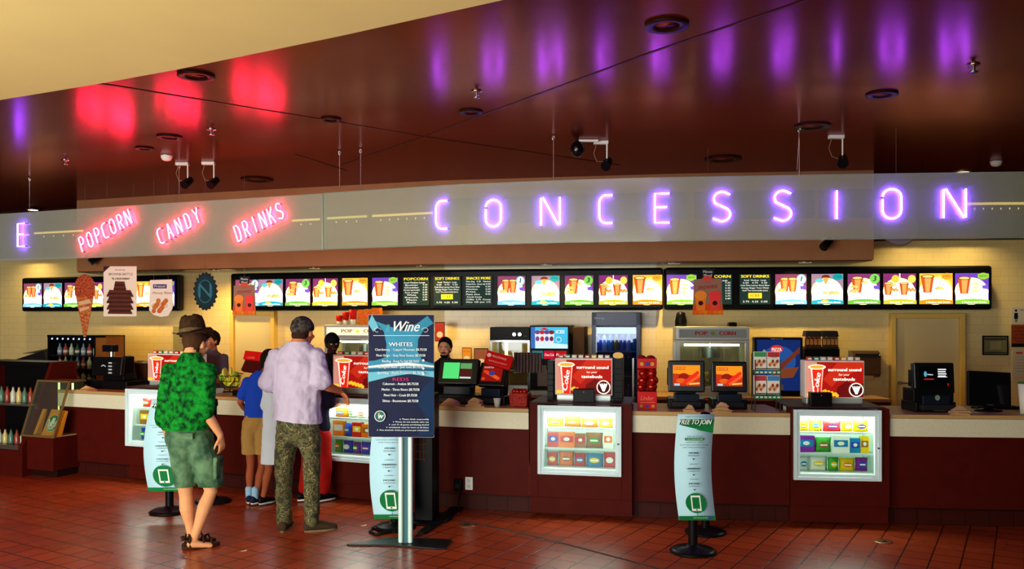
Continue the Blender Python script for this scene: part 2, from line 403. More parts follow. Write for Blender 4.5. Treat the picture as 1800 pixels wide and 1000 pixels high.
casex = [(222, 343, 685, 787), (562, 690, 700, 812), (945, 1092, 713, 835), (1394, 1548, 720, 844)]
cdesc = ['behind the left banner stand', 'between the white-shirted man and the wine board', 'under the third red drink sign', 'under the rightmost red drink sign']
for k, ((b0, b1), (x0, x1, y0, y1)) in enumerate(zip(CASES, casex)):
    X, Y = PC.hit((x0+x1)/2, -.06); r = math.atan(PC.slope(X)); cr = foreshort(X, Y, r)
    s = F/Y; w = (x1-x0)/s/cr; zt = EYE+(HY-y0)/s; zb = EYE+(HY-y1)/s; h = zt-zb; W = (b1-b0)/s/cr
    # maroon housing belongs to the counter
    dx = ((b0+b1)-(x0+x1))/2/s
    hs = MB(); L0 = dx-W/2; L1 = dx+W/2
    T = zt+.012; z0 = .17
    hs.box((L0-w/2)/2, .1, z0, max(.01, -w/2-L0), .2, T-z0, MAROON); hs.box((L1+w/2)/2, .1, z0, max(.01, L1-w/2), .2, T-z0, MAROON)
    hs.box(0, .1, z0, w, .2, zb-z0, MAROON); hs.box(0, .35, T-.001, W*.99, .7, .012, pr(60, 30, 24))
    hs.box(dx, .08, .02, W, .1, z0-.025, MAROON)
    M = Matrix.Translation((X, Y, 0)) @ Matrix.Rotation(r, 4, 'Z'); hs.xf(M); hs.build('case_surround', cnt, bev=.003)
    t = thing('display_case', 'lit candy display case, %s of four, %s' % (CORD[k], cdesc[k]), 'display case', (X, Y, zb), r)
    fw = .055; mb = MB()
    for q, (o, i2, yy) in enumerate(((0, fw*.55, -.03), (fw*.55, fw, -.018))):
        wi, wo = w/2-i2, w/2-o
        mb.box(-(wi+wo)/2, (yy+.02)/2, o, wo-wi, .02-yy, h-2*o, frame_m); mb.box((wi+wo)/2, (yy+.02)/2, o, wo-wi, .02-yy, h-2*o, frame_m)
        mb.box(0, (yy+.02)/2, o, 2*wi, .02-yy, i2-o, frame_m); mb.box(0, (yy+.02)/2, h-i2, 2*wi, .02-yy, i2-o, frame_m)
    mb.build('frame', t, bev=.004)
    mb = MB(); D = .42; wh = mat('case_lining', (235, 240, 235), .5)
    mb.box(0, .02+D, 0, w-.04, .01, h, wh); mb.box(-w/2+.01, .02+D/2, 0, .01, D, h, wh); mb.box(w/2-.01, .02+D/2, 0, .01, D, h, wh)
    mb.box(0, .02+D/2, fw-.012, w-.03, D, .01, wh); mb.box(0, .02+D/2, h-.03, w-.03, D, .01, wh); mb.build('cabinet', t)
    mb = MB(); shz = [fw, h*.36, h*.66]
    for z in shz[1:]: mb.box(0, .24, z-.008, w-.05, .3, .008, glass('shelf_glass', (220, 240, 235), .25)); mb.box(0, .085, z-.014, w-.05, .012, .018, mat('shelf_lip', (220, 225, 220), .3))
    mb.build('shelf', t)
    mb = MB(); mb.cyl((-w/2+.08, .1, h-.05), (w/2-.08, .1, h-.05), .016, lit(255, 250, 235, 20)); mb.build('light_tube', t)
    mb = MB(); mb.box(0, -.004, fw*.8, w-fw*1.8, .006, h-fw*1.7, glass('case_glass', (245, 255, 252), 0, .03)); mb.build('glass_pane', t)
    mb = MB(); mb.cyl((w/2-.03, -.03, h*.47), (w/2-.03, -.045, h*.47), .007, DARK); mb.build('lock', t)
    lamp('AREA', 'case_light', world_of(t, (0, .12, h-.07)), (0, 0, r), 9, (1, .98, .92), shape='RECTANGLE', size=w*.8, size_y=.1)
    for si, z in enumerate(shz):
        x = -w/2+fw+.01; n = 0; end = w/2-fw-.005; hh = (shz[si+1] if si < 2 else h-.06)-z-.03
        while x < end-.05:
            kind = 'bag' if si == 0 or (si == 2) else random.choice(('box', 'box', 'bag'))
            ww = min(random.uniform(.085, .16), end-x); ci = random.randrange(9) if si < 2 else random.choice((1, 6, 1, 0, 4)); 
            hgt = hh*random.uniform(.8, 1)*(.85 if si == 2 else 1); dd = .06 if kind == 'bag' else .05
            candy(kind, ww*1.0, hgt, dd, ci, world_of(t, (x+ww/2, .12+random.uniform(-.01, .02), z+.001)), r,
                  '%s candy %s, %s from the left on the %s shelf of the %s display case' % (pname[ci], kind, ordn[min(n, 7)], ('bottom', 'middle', 'top')[si], CORD[k]), 'candy in the %s display case' % CORD[k], 1+(n*3+si) % 7)
            x += ww+.004; n += 1
# ================================================================ NEON SIGNS ON HANGING CLEAR PANELS
def arc(cx, cz, rx, rz, a0, a1, n=9): return [(cx+rx*math.cos(math.radians(a0+(a1-a0)*i/(n-1))), cz+rz*math.sin(math.radians(a0+(a1-a0)*i/(n-1)))) for i in range(n)]
NEON = {  # strokes in a 0.6 x 1 cell, centred on x
 'C': [[(.27, 1), (.08, 1)]+arc(.0, .72, .27, .28, 90, 180)[0:]+[(-.27, .5)]+arc(.0, .28, .27, .28, 180, 270)+[(.27, 0)]],
 'O': [arc(0, .72, .28, .28, 175, 0)+arc(0, .28, .28, .28, 0, -180)+[(-.28, .66)]],
 'N': [[(-.28, 0), (-.28, .98), (-.22, 1), (.24, .02), (.29, .02), (.29, 1)]],
 'E': [[(.27, 1), (-.27, 1), (-.27, 0), (.27, 0)], [(-.27, .53), (.18, .53)]],
 'S': [[(.28, .9)]+arc(.02, .76, .26, .24, 60, 180)+[(-.2, .62), (.2, .42)]+arc(.0, .24, .29, .24, 40, -90)+[(-.27, .1)]],
 'I': [[(0, 0), (0, 1)]],
 'P': [[(-.24, 0), (-.24, 1), (.02, 1)]+arc(.02, .74, .24, .26, 80, -80)+[(-.2, .48)]],
 'R': [[(-.24, 0), (-.24, 1), (.02, 1)]+arc(.02, .74, .24, .26, 80, -80)+[(-.2, .48)], [(.0, .46), (.26, 0)]],
 'A': [[(-.27, 0), (-.02, 1), (.02, 1), (.27, 0)], [(-.18, .36), (.18, .36)]],
 'D': [[(-.24, 0), (-.24, 1), (0, 1)]+arc(-.02, .62, .29, .38, 80, 0)+arc(-.02, .38, .29, .38, 0, -80)+[(-.2, 0)]],
 'Y': [[(-.27, 1), (0, .5), (.27, 1)], [(0, .5), (0, 0)]],
 'K': [[(-.24, 0), (-.24, 1)], [(.27, 1), (-.2, .45)], [(-.06, .58), (.28, 0)]]}
def neon_mat(name, core, glow, e):
    m = bpy.data.materials.new(name); m.use_nodes = True; nt = m.node_tree; p = nt.nodes['Principled BSDF']
    p.inputs['Base Color'].default_value = (.8, .8, .8, 1); p.inputs['Emission Color'].default_value = glow; p.inputs['Emission Strength'].default_value = e
    return m
NP = neon_mat('violet_neon', 0, (.21, .05, 1, 1), 62); NR = neon_mat('red_neon', 0, (1, .02, .09, 1), 85)
SOFF = .30
acr = glass('sheet_acrylic', (226, 228, 214), .24, .05, .12)
acr2 = glass('sheet_acrylic_edge', (170, 190, 180), .3, .1, .1)
SB, ST = 2.505, 3.08
def frame_at(px, off=SOFF, path=PC):
    X, Y = path.hit(px, off); return X, Y, math.atan(path.slope(X))
signs = [thing('neon_sign', 'hanging clear sign panel with the red POPCORN CANDY DRINKS neon words and a violet E', 'sign'),
         thing('neon_sign', 'hanging clear sign panel with the violet neon letters of CONCESSION', 'sign')]
for t, (a, b, off) in zip(signs, ((-120, 575, SOFF), (567, 1990, SOFF-.02))):
    mb = MB(); ribbon(mb, PC, pX(a, off), pX(b, off), off, off+.012, SB, ST, acr); mb.build('acrylic_panel', t)
    mb = MB(); ribbon(mb, PC, pX(a, off), pX(b, off), off-.004, off+.016, SB-.008, SB, acr2); ribbon(mb, PC, pX(a, off), pX(b, off), off-.004, off+.016, ST, ST+.006, acr2)
    if a > 0: X, Y, r = frame_at(a, off); mb.box(X, Y, SB, .012, .02, ST-SB, acr2)
    mb.build('edge_trim', t)
# darker raceway boxes behind the violet letters and rails that glow in place of reflected light
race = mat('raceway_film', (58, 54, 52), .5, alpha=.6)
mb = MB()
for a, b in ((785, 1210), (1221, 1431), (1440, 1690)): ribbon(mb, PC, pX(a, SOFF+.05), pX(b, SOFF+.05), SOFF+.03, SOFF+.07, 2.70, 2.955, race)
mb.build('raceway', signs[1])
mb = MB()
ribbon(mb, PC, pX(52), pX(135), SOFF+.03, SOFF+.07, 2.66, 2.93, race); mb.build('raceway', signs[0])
rail_glint = lit(255, 214, 130, 1.5); bead_glint = lit(255, 220, 150, 2)  # reflected light put into the rail and dot colours as emission
def rail_at(t, a, b, z, m=rail_glint):
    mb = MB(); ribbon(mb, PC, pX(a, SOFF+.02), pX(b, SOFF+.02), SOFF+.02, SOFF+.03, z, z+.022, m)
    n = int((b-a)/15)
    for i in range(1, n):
        X, Y, r = frame_at(a+(b-a)*i/n, SOFF+.02); mb.blob((X, Y, z-.035), (.006, .006, .01), bead_glint, 6, 4)
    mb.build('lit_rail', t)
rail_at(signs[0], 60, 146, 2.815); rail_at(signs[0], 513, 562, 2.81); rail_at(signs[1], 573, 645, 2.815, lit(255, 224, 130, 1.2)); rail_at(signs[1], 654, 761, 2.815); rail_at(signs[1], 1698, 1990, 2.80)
def letter(t, ch, px, y0, y1, wpx, m, tilt=0, r=.0085, label=None):
    X, Y, rz = frame_at(px, SOFF-.04); s = F/Y; z = EYE+(HY-y1)/s; h = (y1-y0)/s; k = wpx/s/.56
    tiltr = math.radians(tilt); mb = MB()
    for st in NEON[ch]:
        P = []
        for x, q in st:
            x *= k; q *= h
            P.append((x*math.cos(tiltr)-q*math.sin(tiltr), 0, x*math.sin(tiltr)+q*math.cos(tiltr)))
        mb.tube(P, r, m, 7)
    mb.xf(Matrix.Translation((X, Y, z)) @ Matrix.Rotation(rz, 4, 'Z'))
    o = mb.build('neon_letter', t)
    if label: o['label'] = label
    hb = MB()
    st = NEON[ch][0]
    for q in (st[0], st[-1]):
        x, zz = q[0]*k, q[1]*h; hb.cyl((x*math.cos(tiltr)-zz*math.sin(tiltr), 0, x*math.sin(tiltr)+zz*math.cos(tiltr)), (x*math.cos(tiltr)-zz*math.sin(tiltr), .05, x*math.sin(tiltr)+zz*math.cos(tiltr)), .005, DARK, n=6)
    hb.xf(Matrix.Translation((X, Y, z)) @ Matrix.Rotation(rz, 4, 'Z')); hb.build('standoff', o)
for ch, px, y0, y1, w in (('C', 776, 353, 402, 22), ('O', 867, 351, 398, 28), ('N', 967, 347, 396, 33), ('C', 1065, 343, 392, 24), ('E', 1164, 340, 391, 26),
                          ('S', 1268, 337, 389, 30), ('S', 1375, 335, 388, 30), ('I', 1471, 335, 385, 26), ('O', 1568, 332, 384, 32), ('N', 1678, 332, 383, 37)):
    letter(signs[1], ch, px, y0, y1, w, NP, label='violet neon letter '+ch)
letter(signs[0], 'E', 37, 393, 433, 17, NP, label='violet neon letter E')
for word, (ax, ay), (bx, by), th, h in (('POPCORN', (148, 441), (228, 394), 26, 27), ('CANDY', (286, 427), (349, 391), 26, 27), ('DRINKS', (422, 423), (495, 384), 25, 29)):
    n = len(word)
    for i, ch in enumerate(word):
        q = i/(n-1); x = ax+(bx-ax)*q; y = ay+(by-ay)*q
        letter(signs[0], ch, x, y-h*.98, y, 10.5, NR, tilt=th-4, r=.0065, label='red neon letter '+ch)
for px in (52, 315, 597, 634, 973, 1405):
    t = signs[0] if px < 575 else signs[1]; X, Y, r = frame_at(px, SOFF)
    mb = MB()
    if px > 1300: mb.cyl((X, Y, ST-.14), (X, Y, ST+.05), .006, CHROME, n=6); mb.cyl((X-.02, Y, ST+.05), (X, Y, CEIL-.03), .004, CHROME, n=6)
    mb.cyl((X, Y, ST-.02), (X, Y, CEIL-.02), .0035, CHROME, n=6)
    mb.tube([(X+.012*math.cos(a), Y, CEIL-.03+.02*math.sin(a)) for a in [i*PI/5 for i in range(10)]], .003, CHROME, 5, True)
    mb.build('hanging_cable', t)

# ================================================================ BACKLIT MENU BOARDS
WB = lambda e=1.35: lit(255, 250, 225, e)
def menu_art(mb, kind, w, h):
    """all shapes of one backlit panel, drawn about its centre"""
    E = 1.5; wh = lit(255, 252, 225, 3.0)
    X = lambda u: -w/2+u*w
    Z = lambda v: -h/2+v*h
    if kind in ('popcorn', 'soft', 'list'):
        mb.rect(X(0), Z(0), X(1), Z(1), lit(30, 52, 44, 1.0)); tx = lit(250, 250, 240, 1.3); ye = lit(255, 214, 40, 1.3)
        ttl = {'popcorn': 'POPCORN', 'soft': 'SOFT DRINKS', 'list': 'SNACKS MORE'}[kind]
        mb.text(ttl, X(.5), Z(.93), h*.13, ye, wid=w*.9, bold=w*.006)
        if kind == 'popcorn':
            for i, t in enumerate(('Small Medium Large', 'Butter', 'Cheddar', 'Caramel', 'Sour cream', 'White', 'Ranch', 'Plain', 'Salt')):
                mb.text(t, X(.34 if i else .45), Z(.80-.088*i), h*.075, tx, wid=w*((.8, .5, .56, .6, .5, .36, .5, .4, .36)[i]))
            for i in range(7): mb.text('%d.%d5' % (3+i % 4, 2+i), X(.86), Z(.72-.088*i), h*.07, tx, wid=w*.17)
        elif kind == 'soft':
            for i, t in enumerate(('Small  Medium  Large', '4.25   4.75   5.25', 'Cola Diet Lemon Root Beer', 'Orange Ginger Tonic Water', 'Iced Tea Lemonade Juice')): mb.text(t, X(.5), Z(.80-.085*i), h*.07, tx, wid=w*(.72, .8, .95, .9, .82)[i])
            mb.rect(X(.28), Z(.2), X(.72), Z(.38), ye); mb.text('ICEE', X(.5), Z(.29), h*.12, lit(30, 52, 44, 1.0), wid=w*.3)
            mb.text('3.75  4.25  5.00', X(.5), Z(.09), h*.085, tx, wid=w*.8)
        else:
            for i, t in enumerate(('Hot dog   5.25   Nachos', 'Pretzel bites  cheese dip', 'Mozzarella', 'Chicken', 'Fries', 'Pizza slice', 'Candy boxes', 'Coffee  2.75  Cocoa', 'Water  4.00  Juice  3.75')):
                mb.text(t, X((.5, .4, .3, .26, .22, .3, .35, .5, .5)[i]), Z(.82-.09*i), h*.072, tx, wid=w*(.9, .7, .5, .42, .34, .5, .55, .9, .9)[i])
            for i in range(5): mb.text('%d.50' % (4+i), X(.86), Z(.73-.088*i), h*.07, tx, wid=w*.18)
        return
    bgs = {'one': (130, 60, 90), 'teal': (150, 120, 140), 'three': (120, 50, 100), 'split': (120, 40, 100), 'orange': (236, 176, 60), 'green': (100, 60, 170)}
    sts = {'one': (120, 190, 215), 'teal': (30, 160, 175), 'three': (110, 180, 60), 'split': (190, 190, 50), 'orange': (240, 140, 20), 'green': (130, 190, 50)}
    bd = {'one': (150, 215, 230), 'teal': (20, 160, 165), 'three': (130, 210, 90), 'split': (190, 200, 50), 'orange': (245, 165, 40), 'green': (150, 205, 60)}
    mb.rect(X(0), Z(0), X(1), Z(1), lit(*bgs[kind], E))
    cream = lit(255, 240, 160, 2.2)
    if kind == 'orange': mb.disc(X(.62), Z(.5), w*.36, h*.42, lit(255, 222, 110, 1.3))
    mb.disc(X(.48), Z(.42), w*.49, h*.44, cream); mb.disc(X(.53), Z(.40), w*.46, h*.37, wh); mb.rect(X(.02), Z(.06), X(.98), Z(.45), wh)
    cup = lit(214, 84, 30, 1.15); cup2 = lit(250, 170, 90, 1.2); rim = lit(120, 50, 20, 1)
    def drink(u, v, s, col=cup):
        mb.poly([(X(u-.1*s), Z(v-.42*s)), (X(u+.1*s), Z(v-.42*s)), (X(u+.16*s), Z(v)), (X(u-.16*s), Z(v))], col)
        mb.poly([(X(u-.05*s), Z(v-.40*s)), (X(u+.05*s), Z(v-.40*s)), (X(u+.09*s), Z(v-.04)), (X(u-.07*s), Z(v-.04))], cup2)
        mb.disc(X(u), Z(v), w*.16*s, h*.05*s, rim); mb.disc(X(u), Z(v), w*.13*s, h*.035*s, lit(250, 210, 120, 1.2))
    def food(u, v, s, col=(240, 190, 90)):
        for i in range(5): mb.disc(X(u+(i-2)*.06*s), Z(v+(i % 2)*.04), w*.06*s, h*.05*s, lit(*[min(255, c+8*i) for c in col], 1.2), n=9)
    if kind == 'one': drink(.3, .84, 1); drink(.55, .84, 1); food(.2, .45, .8)
    elif kind == 'teal':
        mb.disc(X(.25), Z(.78), w*.13, h*.07, lit(90, 190, 190, E)); mb.disc(X(.45), Z(.9), w*.13, h*.07, rim); mb.poly([(X(.35), Z(.88)), (X(.55), Z(.88)), (X(.47), Z(.66)), (X(.42), Z(.66))], cup2); food(.7, .36, 1); food(.45, .36, .6)
    elif kind == 'three': drink(.3, .86, 1.15); food(.18, .42, .8); food(.2, .56, .6); food(.52, .7, .6)
    elif kind == 'split':
        mb.rect(X(.49), Z(.0), X(.515), Z(1), wh); drink(.15, .68, .9); food(.33, .45, .8, (230, 140, 50)); drink(.63, .68, .9); food(.83, .45, .9, (225, 130, 50)); food(.3, .6, .6)
        mb.disc(X(.36), Z(.82), w*.12, h*.13, lit(225, 205, 60, 1.2))
    elif kind == 'orange': drink(.24, .9, 1.25); food(.6, .5, .8, (245, 190, 90))
    elif kind == 'green': drink(.27, .84, 1.2); food(.62, .64, .6, (250, 225, 120)); food(.62, .52, .6, (250, 225, 120)); food(.6, .4, .6, (250, 225, 120))
    if kind in ('one', 'three', 'green'): mb.poly([(X(.8), Z(.5)), (X(.98), Z(.47)), (X(.96), Z(.64)), (X(.82), Z(.6)), (X(.78), Z(.66))], lit(110, 80, 190, E))
    if kind in ('green', 'teal', 'orange'): mb.rect(X(.66), Z(.84), X(.99), Z(.97), lit(*bd[kind], 1.15)); mb.disc(X(.82), Z(.9), w*.15, h*.11, lit(*bd[kind], 1.15)); mb.text('NEW' if kind == 'green' else '2 FOR' if kind == 'teal' else 'JUMBO', X(.82), Z(.9), h*.08, lit(40, 90, 60, .8), wid=w*.22)
    elif kind == 'split': mb.disc(X(.86), Z(.82), w*.12, h*.13, lit(235, 215, 90, 1.2))
    else: mb.disc(X(.83), Z(.83), w*.155, h*.165, lit(*bd[kind], 1.15)); mb.disc(X(.83), Z(.83), w*.125, h*.135, lit(220, 245, 235, 1.2) if kind == 'one' else lit(*bd[kind], 1.2)); mb.text('1' if kind == 'one' else '3', X(.83), Z(.83), h*.24, lit(20, 110, 140, .8) if kind == 'one' else lit(20, 90, 40, .6), bold=w*.008, shear=.15)
    st = lit(*sts[kind], E)
    mb.poly([(X(0), Z(0)), (X(1), Z(0)), (X(1), Z(.12)), (X(.75), Z(.16)), (X(.5), Z(.175)), (X(.25), Z(.16)), (X(0), Z(.12))], st)
    if kind == 'teal': mb.disc(X(.42), Z(.09), w*.12, h*.06, lit(255, 214, 60, 1.2))
    mb.text('2 Medium Soft Drinks' if kind != 'split' else 'Kids pack   Snack pack', X(.55), Z(.06), h*.07, wh, wid=w*.72)
boards = [(38, 315, 'left menu board behind the hanging ice cream cone and dessert posters',
           [(58, 'one'), (93, 'teal'), (130, 'three'), (166, 'split'), (210, 'orange'), (256, 'orange'), (291, 'green')], 32),
          (405, 1166, 'long middle menu board stretching from the orange drink sign to the tall blue fridge',
           [(435, 'one'), (476, 'teal'), (524, 'three'), (572, 'split'), (624, 'orange'), (677, 'green'), (731, 'popcorn'), (786, 'soft'), (841, 'list'), (899, 'one'), (959, 'teal'), (1018, 'three'), (1078, 'split'), (1138, 'orange')], 0),
          (1170, 1745, 'right menu board above the right popcorn machine and the pay station',
           [(1198, 'green'), (1260, 'popcorn'), (1327, 'soft'), (1390, 'one'), (1454, 'teal'), (1518, 'three'), (1581, 'split'), (1645, 'orange'), (1708, 'green')], 0)]
MZ0, MZ1 = 1.888, 2.425
for a, b, lab, panels, wp in boards:
    t = thing('menu_board', 'backlit '+lab, 'menu board')
    mb = MB(); ribbon(mb, PW, pX(a, -.2, PW), pX(b, -.2, PW), -.2, -.02, MZ0, MZ1, BLACK, step=.5); mb.build('housing', t, bev=.03)
    for px, kind in panels:
        X, Y = PW.hit(px, -.215); r = math.atan(PW.slope(X)); w = (wp or (42+(px-435)*.0135))*Y/F/foreshort(X, Y, r); h = .375
        mb = MB(); menu_art(mb, kind, w, h); k = len(mb.v); mb.box(0, .008, -h/2-.008, w+.016, .012, h+.016, mat('panel_frame', (8, 8, 9), .3))
        mb.xf(Matrix.Translation((X, Y-.004, (MZ0+MZ1)/2-.012)) @ Matrix.Rotation(r, 4, 'Z')); o = mb.build('menu_panel', t)
        o['label'] = {'popcorn': 'dark popcorn price panel', 'soft': 'dark soft drinks price panel', 'list': 'dark snack price panel', 'one': 'combo panel with a 1 badge', 'three': 'combo panel with a green 3 badge', 'teal': 'teal combo panel', 'split': 'purple panel split in two', 'orange': 'orange panel with a tall cup', 'green': 'panel with a green badge'}[kind]

# ================================================================ HANGING POSTERS (card on thread)
def threads(t, xs, z0, z1=None):
    mb = MB(); z1 = CEIL-t.location.z if z1 is None else z1
    for x in xs: mb.cyl((x, 0, z0), (x, 0, z1), .0012, pr(120, 110, 90), n=5)
    mb.build('hanging_thread', t)
HO = 1.15
def hang(name, label, x0, x1, y0, y1, off=HO, rot=None, cat='hanging sign'):
    X, Y = PC.hit((x0+x1)/2, off); s = F/Y
    r = 0 if rot is None else rot
    t = thing(name, label, cat, (X, Y, EYE+(HY-y1)/s), r); return t, (x1-x0)/s, (y1-y0)/s
def card(mb, pts, m, d=.006): mb.ext(pts, 0, d, m)
# ice cream cone
t, w, h = hang('hanging_sign', 'hanging cut-out sign shaped like a tall chocolate-dipped ice cream cone', 131, 167, 482, 592)
ch = mat('choc_print', (140, 44, 18), .5, noise=.5, nscale=45, col2=(196, 90, 50)); waf = mat('waffle_print', (172, 72, 30), .5, noise=.4, nscale=30, col2=(210, 130, 70))
mb = MB(); top = [(w*.5*math.cos(a), h*.78+h*.22*math.sin(a)) for a in [i*PI/12 for i in range(13)]]
card(mb, top+[(-w*.42, h*.62), (-w*.06, 0), (w*.06, 0), (w*.42, h*.62)], waf)
mb.poly(top+[(-w*.48, h*.66), (-w*.2, h*.62), (0, h*.66), (w*.25, h*.6), (w*.48, h*.66)], ch)
mb.poly([(-w*.3, h*.5), (w*.3, h*.54), (w*.26, h*.6), (-w*.32, h*.56)], pr(222, 180, 130)); mb.poly([(-w*.24, h*.4), (w*.22, h*.45), (w*.24, h*.49), (-w*.26, h*.46)], pr(222, 180, 130))
for i in range(6): mb.line([(-w*(.25-.03*i), h*(.38-.06*i)), (w*(.22-.035*i), h*(.33-.06*i))], .004, pr(110, 40, 18))
mb.build('cone_card', t); threads(t, (0,), h)
# brownie poster
t, w, h = hang('hanging_sign', 'hanging white poster with a tall stack of brownies', 182, 240, 468, 556)
mb = MB(); card(mb, [(-w/2, 0), (w/2, 0), (w/2, h), (-w/2, h)], pr(238, 228, 206)); br = mat('brownie_print', (74, 32, 22), .6, noise=.4, nscale=60)
mb.poly([(-w*.5, h), (-w*.5, h*.88), (-w*.3, h)], pr(60, 30, 34)); mb.text('Introducing', 0, h*.93, h*.05, pr(90, 60, 50), wid=w*.3, shear=.3)
mb.text('BROWNIE BRITTLE', w*.02, h*.84, h*.07, pr(60, 30, 20), wid=w*.72); mb.text("'TIL A BLUE SUNDAY", w*.02, h*.75, h*.06, pr(60, 30, 20), wid=w*.55, bold=.001)
for i in range(15):
    q = i/14; hw = w*(.37-.04*math.sin(i*2.1)) if q < .72 else w*(.2-.1*(q-.72)*2); mb.poly([(-hw, h*(.05+.6*q)), (hw*1.02, h*(.045+.6*q)), (hw*.97, h*(.095+.6*q)), (-hw*.96, h*(.1+.6*q))], br if i % 2 else pr(92, 44, 30))
mb.build('poster_card', t); threads(t, (-w*.4, w*.4), h)
# cookies plate poster
t, w, h = hang('hanging_sign', 'hanging white poster of dough bites on a plate with a blue name plate', 262, 304, 491, 557)
mb = MB(); card(mb, [(-w*.5, h*.18), (-w*.3, h*.05), (0, 0), (w*.3, h*.03), (w*.46, h*.2), (w*.5, h*.3), (w*.46, h), (-w*.46, h*.98)], pr(232, 224, 206))
mb.rect(-w*.33, h*.76, w*.24, h*.87, pr(50, 56, 110)); mb.text('Pretzel', -w*.05, h*.815, h*.09, pr(230, 230, 230), wid=w*.45); mb.text('Honey Bites', w*.05, h*.64, h*.1, pr(110, 80, 60), wid=w*.8, shear=.3)
mb.disc(-w*.05, h*.3, w*.42, h*.13, pr(240, 238, 230)); mb.disc(-w*.05, h*.3, w*.36, h*.1, pr(220, 200, 170))
for i in range(14): mb.disc(-w*.3+w*.55*((i*37) % 14)/14, h*(.16+.3*((i*23) % 10)/10), w*.09, h*.065, mat('dough_%d' % (i % 2), (196, 96+20*(i % 2), 40), .5), n=10)
mb.build('poster_card', t); threads(t, (-w*.3, w*.3), h*.98)
# scalloped cap
def cap_sign(label, x0, x1, y0, y1, face, letter=True, off=HO):
    t, w, h = hang('hanging_sign', label, x0, x1, y0, y1, off); R = w/2; mb = MB(); n = 84
    pts = [((R-.012+.012*math.cos(21*a))*math.cos(a), h/2+(h/2-.012+.012*math.cos(21*a))*math.sin(a)) for a in [2*PI*i/n for i in range(n)]]
    mb.ext(pts, 0, .03, face[0])
    if letter:
        mb.disc(0, h/2, R*.84, h/2*.84, face[1]); mb.ring(0, h/2, R*.6, .006, face[2], sz=h/w); mb.text('N', 0, h/2, h*.52, face[2])
        mb.build('disc', t)
        m2 = MB(); m2.cyl((-R*.7, .01, h*.86), (0, .01, h*1.18), .003, pr(120, 90, 50), n=5); m2.cyl((R*.7, .01, h*.86), (0, .01, h*1.18), .003, pr(120, 90, 50), n=5); m2.build('cord', t); threads(t, (0,), h*1.17)
    return t, mb, w, h
cap_sign('hanging dark teal scalloped bottle-cap disc marked N', 339, 382, 478, 546, (pr(4, 26, 32), pr(3, 38, 48), pr(44, 110, 128)))
gd = glass('disc_plastic', (205, 180, 170), .18, .2, .1)
t, w, h = hang('hanging_disc', 'round clear plastic disc hanging below the sign near the letter O on the right', 1549, 1614, 368, 431, .42)
mb = MB(); n = 40; mb.ext([(w/2*math.cos(2*PI*i/n), h/2+h/2*math.sin(2*PI*i/n)) for i in range(n)], 0, .008, gd)
mb.text('Pure   Natural', 0, h*.56, h*.1, pr(150, 110, 100), wid=w*.6); mb.text('Spring Water', 0, h*.42, h*.1, pr(150, 110, 100), wid=w*.55); mb.build('disc', t)
mb = MB(); mb.tube([((w/2)*math.cos(2*PI*i/n), .004, h/2+h/2*math.sin(2*PI*i/n)) for i in range(n)], .006, mat('disc_rim', (120, 84, 60), .3, alpha=.7), 6, True); mb.build('rim', t); threads(t, (-w*.1,), h)
# orange smoothie posters
for x0, x1, y0, y1, lab in ((409, 450, 486, 553, 'hanging orange drinks poster with two iced cups, left of the long menu board'), (1217, 1271, 472, 553, 'hanging blue and orange drinks poster with two iced cups over the right menu board')):
    t, w, h = hang('hanging_sign', lab, x0, x1, y0, y1); mb = MB()
    card(mb, [(-w*.48, .06*h), (-w*.5, 0), (w*.5, 0), (w*.48, .15*h), (w*.45, h*.78), (-w*.0, h*.79), (-w*.45, h*.76)], mat('poster_blue_print', (120, 140, 160) if x0 > 1000 else (150, 110, 90), .5))
    mb.rect(-w*.2, h*.8, w*.22, h, pr(30, 28, 30)); mb.text('Minute', 0, h*.93, h*.08, pr(230, 230, 230), wid=w*.3); mb.text('Mixed', 0, h*.85, h*.08, pr(230, 230, 230), wid=w*.26)
    mb.poly([(-w*.22, h*.74), (w*.22, h*.74), (w*.08, h*.84), (-w*.1, h*.84)], pr(214, 70, 60))
    mb.text('for the', 0, h*.71, h*.05, pr(190, 40, 30), wid=w*.2); mb.text('movies', 0, h*.61, h*.16, pr(170, 30, 24), wid=w*.6, shear=.3, rot=.08)
    mb.poly([(-w*.5, 0), (w*.5, 0), (w*.48, h*.22), (w*.2, h*.2), (0, h*.24), (-w*.2, h*.18), (-w*.48, h*.22)], pr(216, 76, 24))
    for u, c1 in ((-.23, (240, 120, 40)), (.23, (236, 70, 56))):
        mb.poly([(w*(u-.13), h*.08), (w*(u+.13), h*.08), (w*(u+.19), h*.42), (w*(u-.19), h*.42)], pr(*c1)); mb.disc(w*u, h*.42, w*.2, h*.1, pr(245, 140, 50) if u < 0 else pr(240, 60, 60)); mb.disc(w*u, h*.25, w*.08, h*.05, pr(60, 20, 20))
    for i in range(6): mb.disc(-w*.4+w*.16*i, h*.05, w*.09, h*.05, pr(232, 96+15*(i % 3), 20), n=9)
    mb.build('poster_card', t); threads(t, (0,), h)

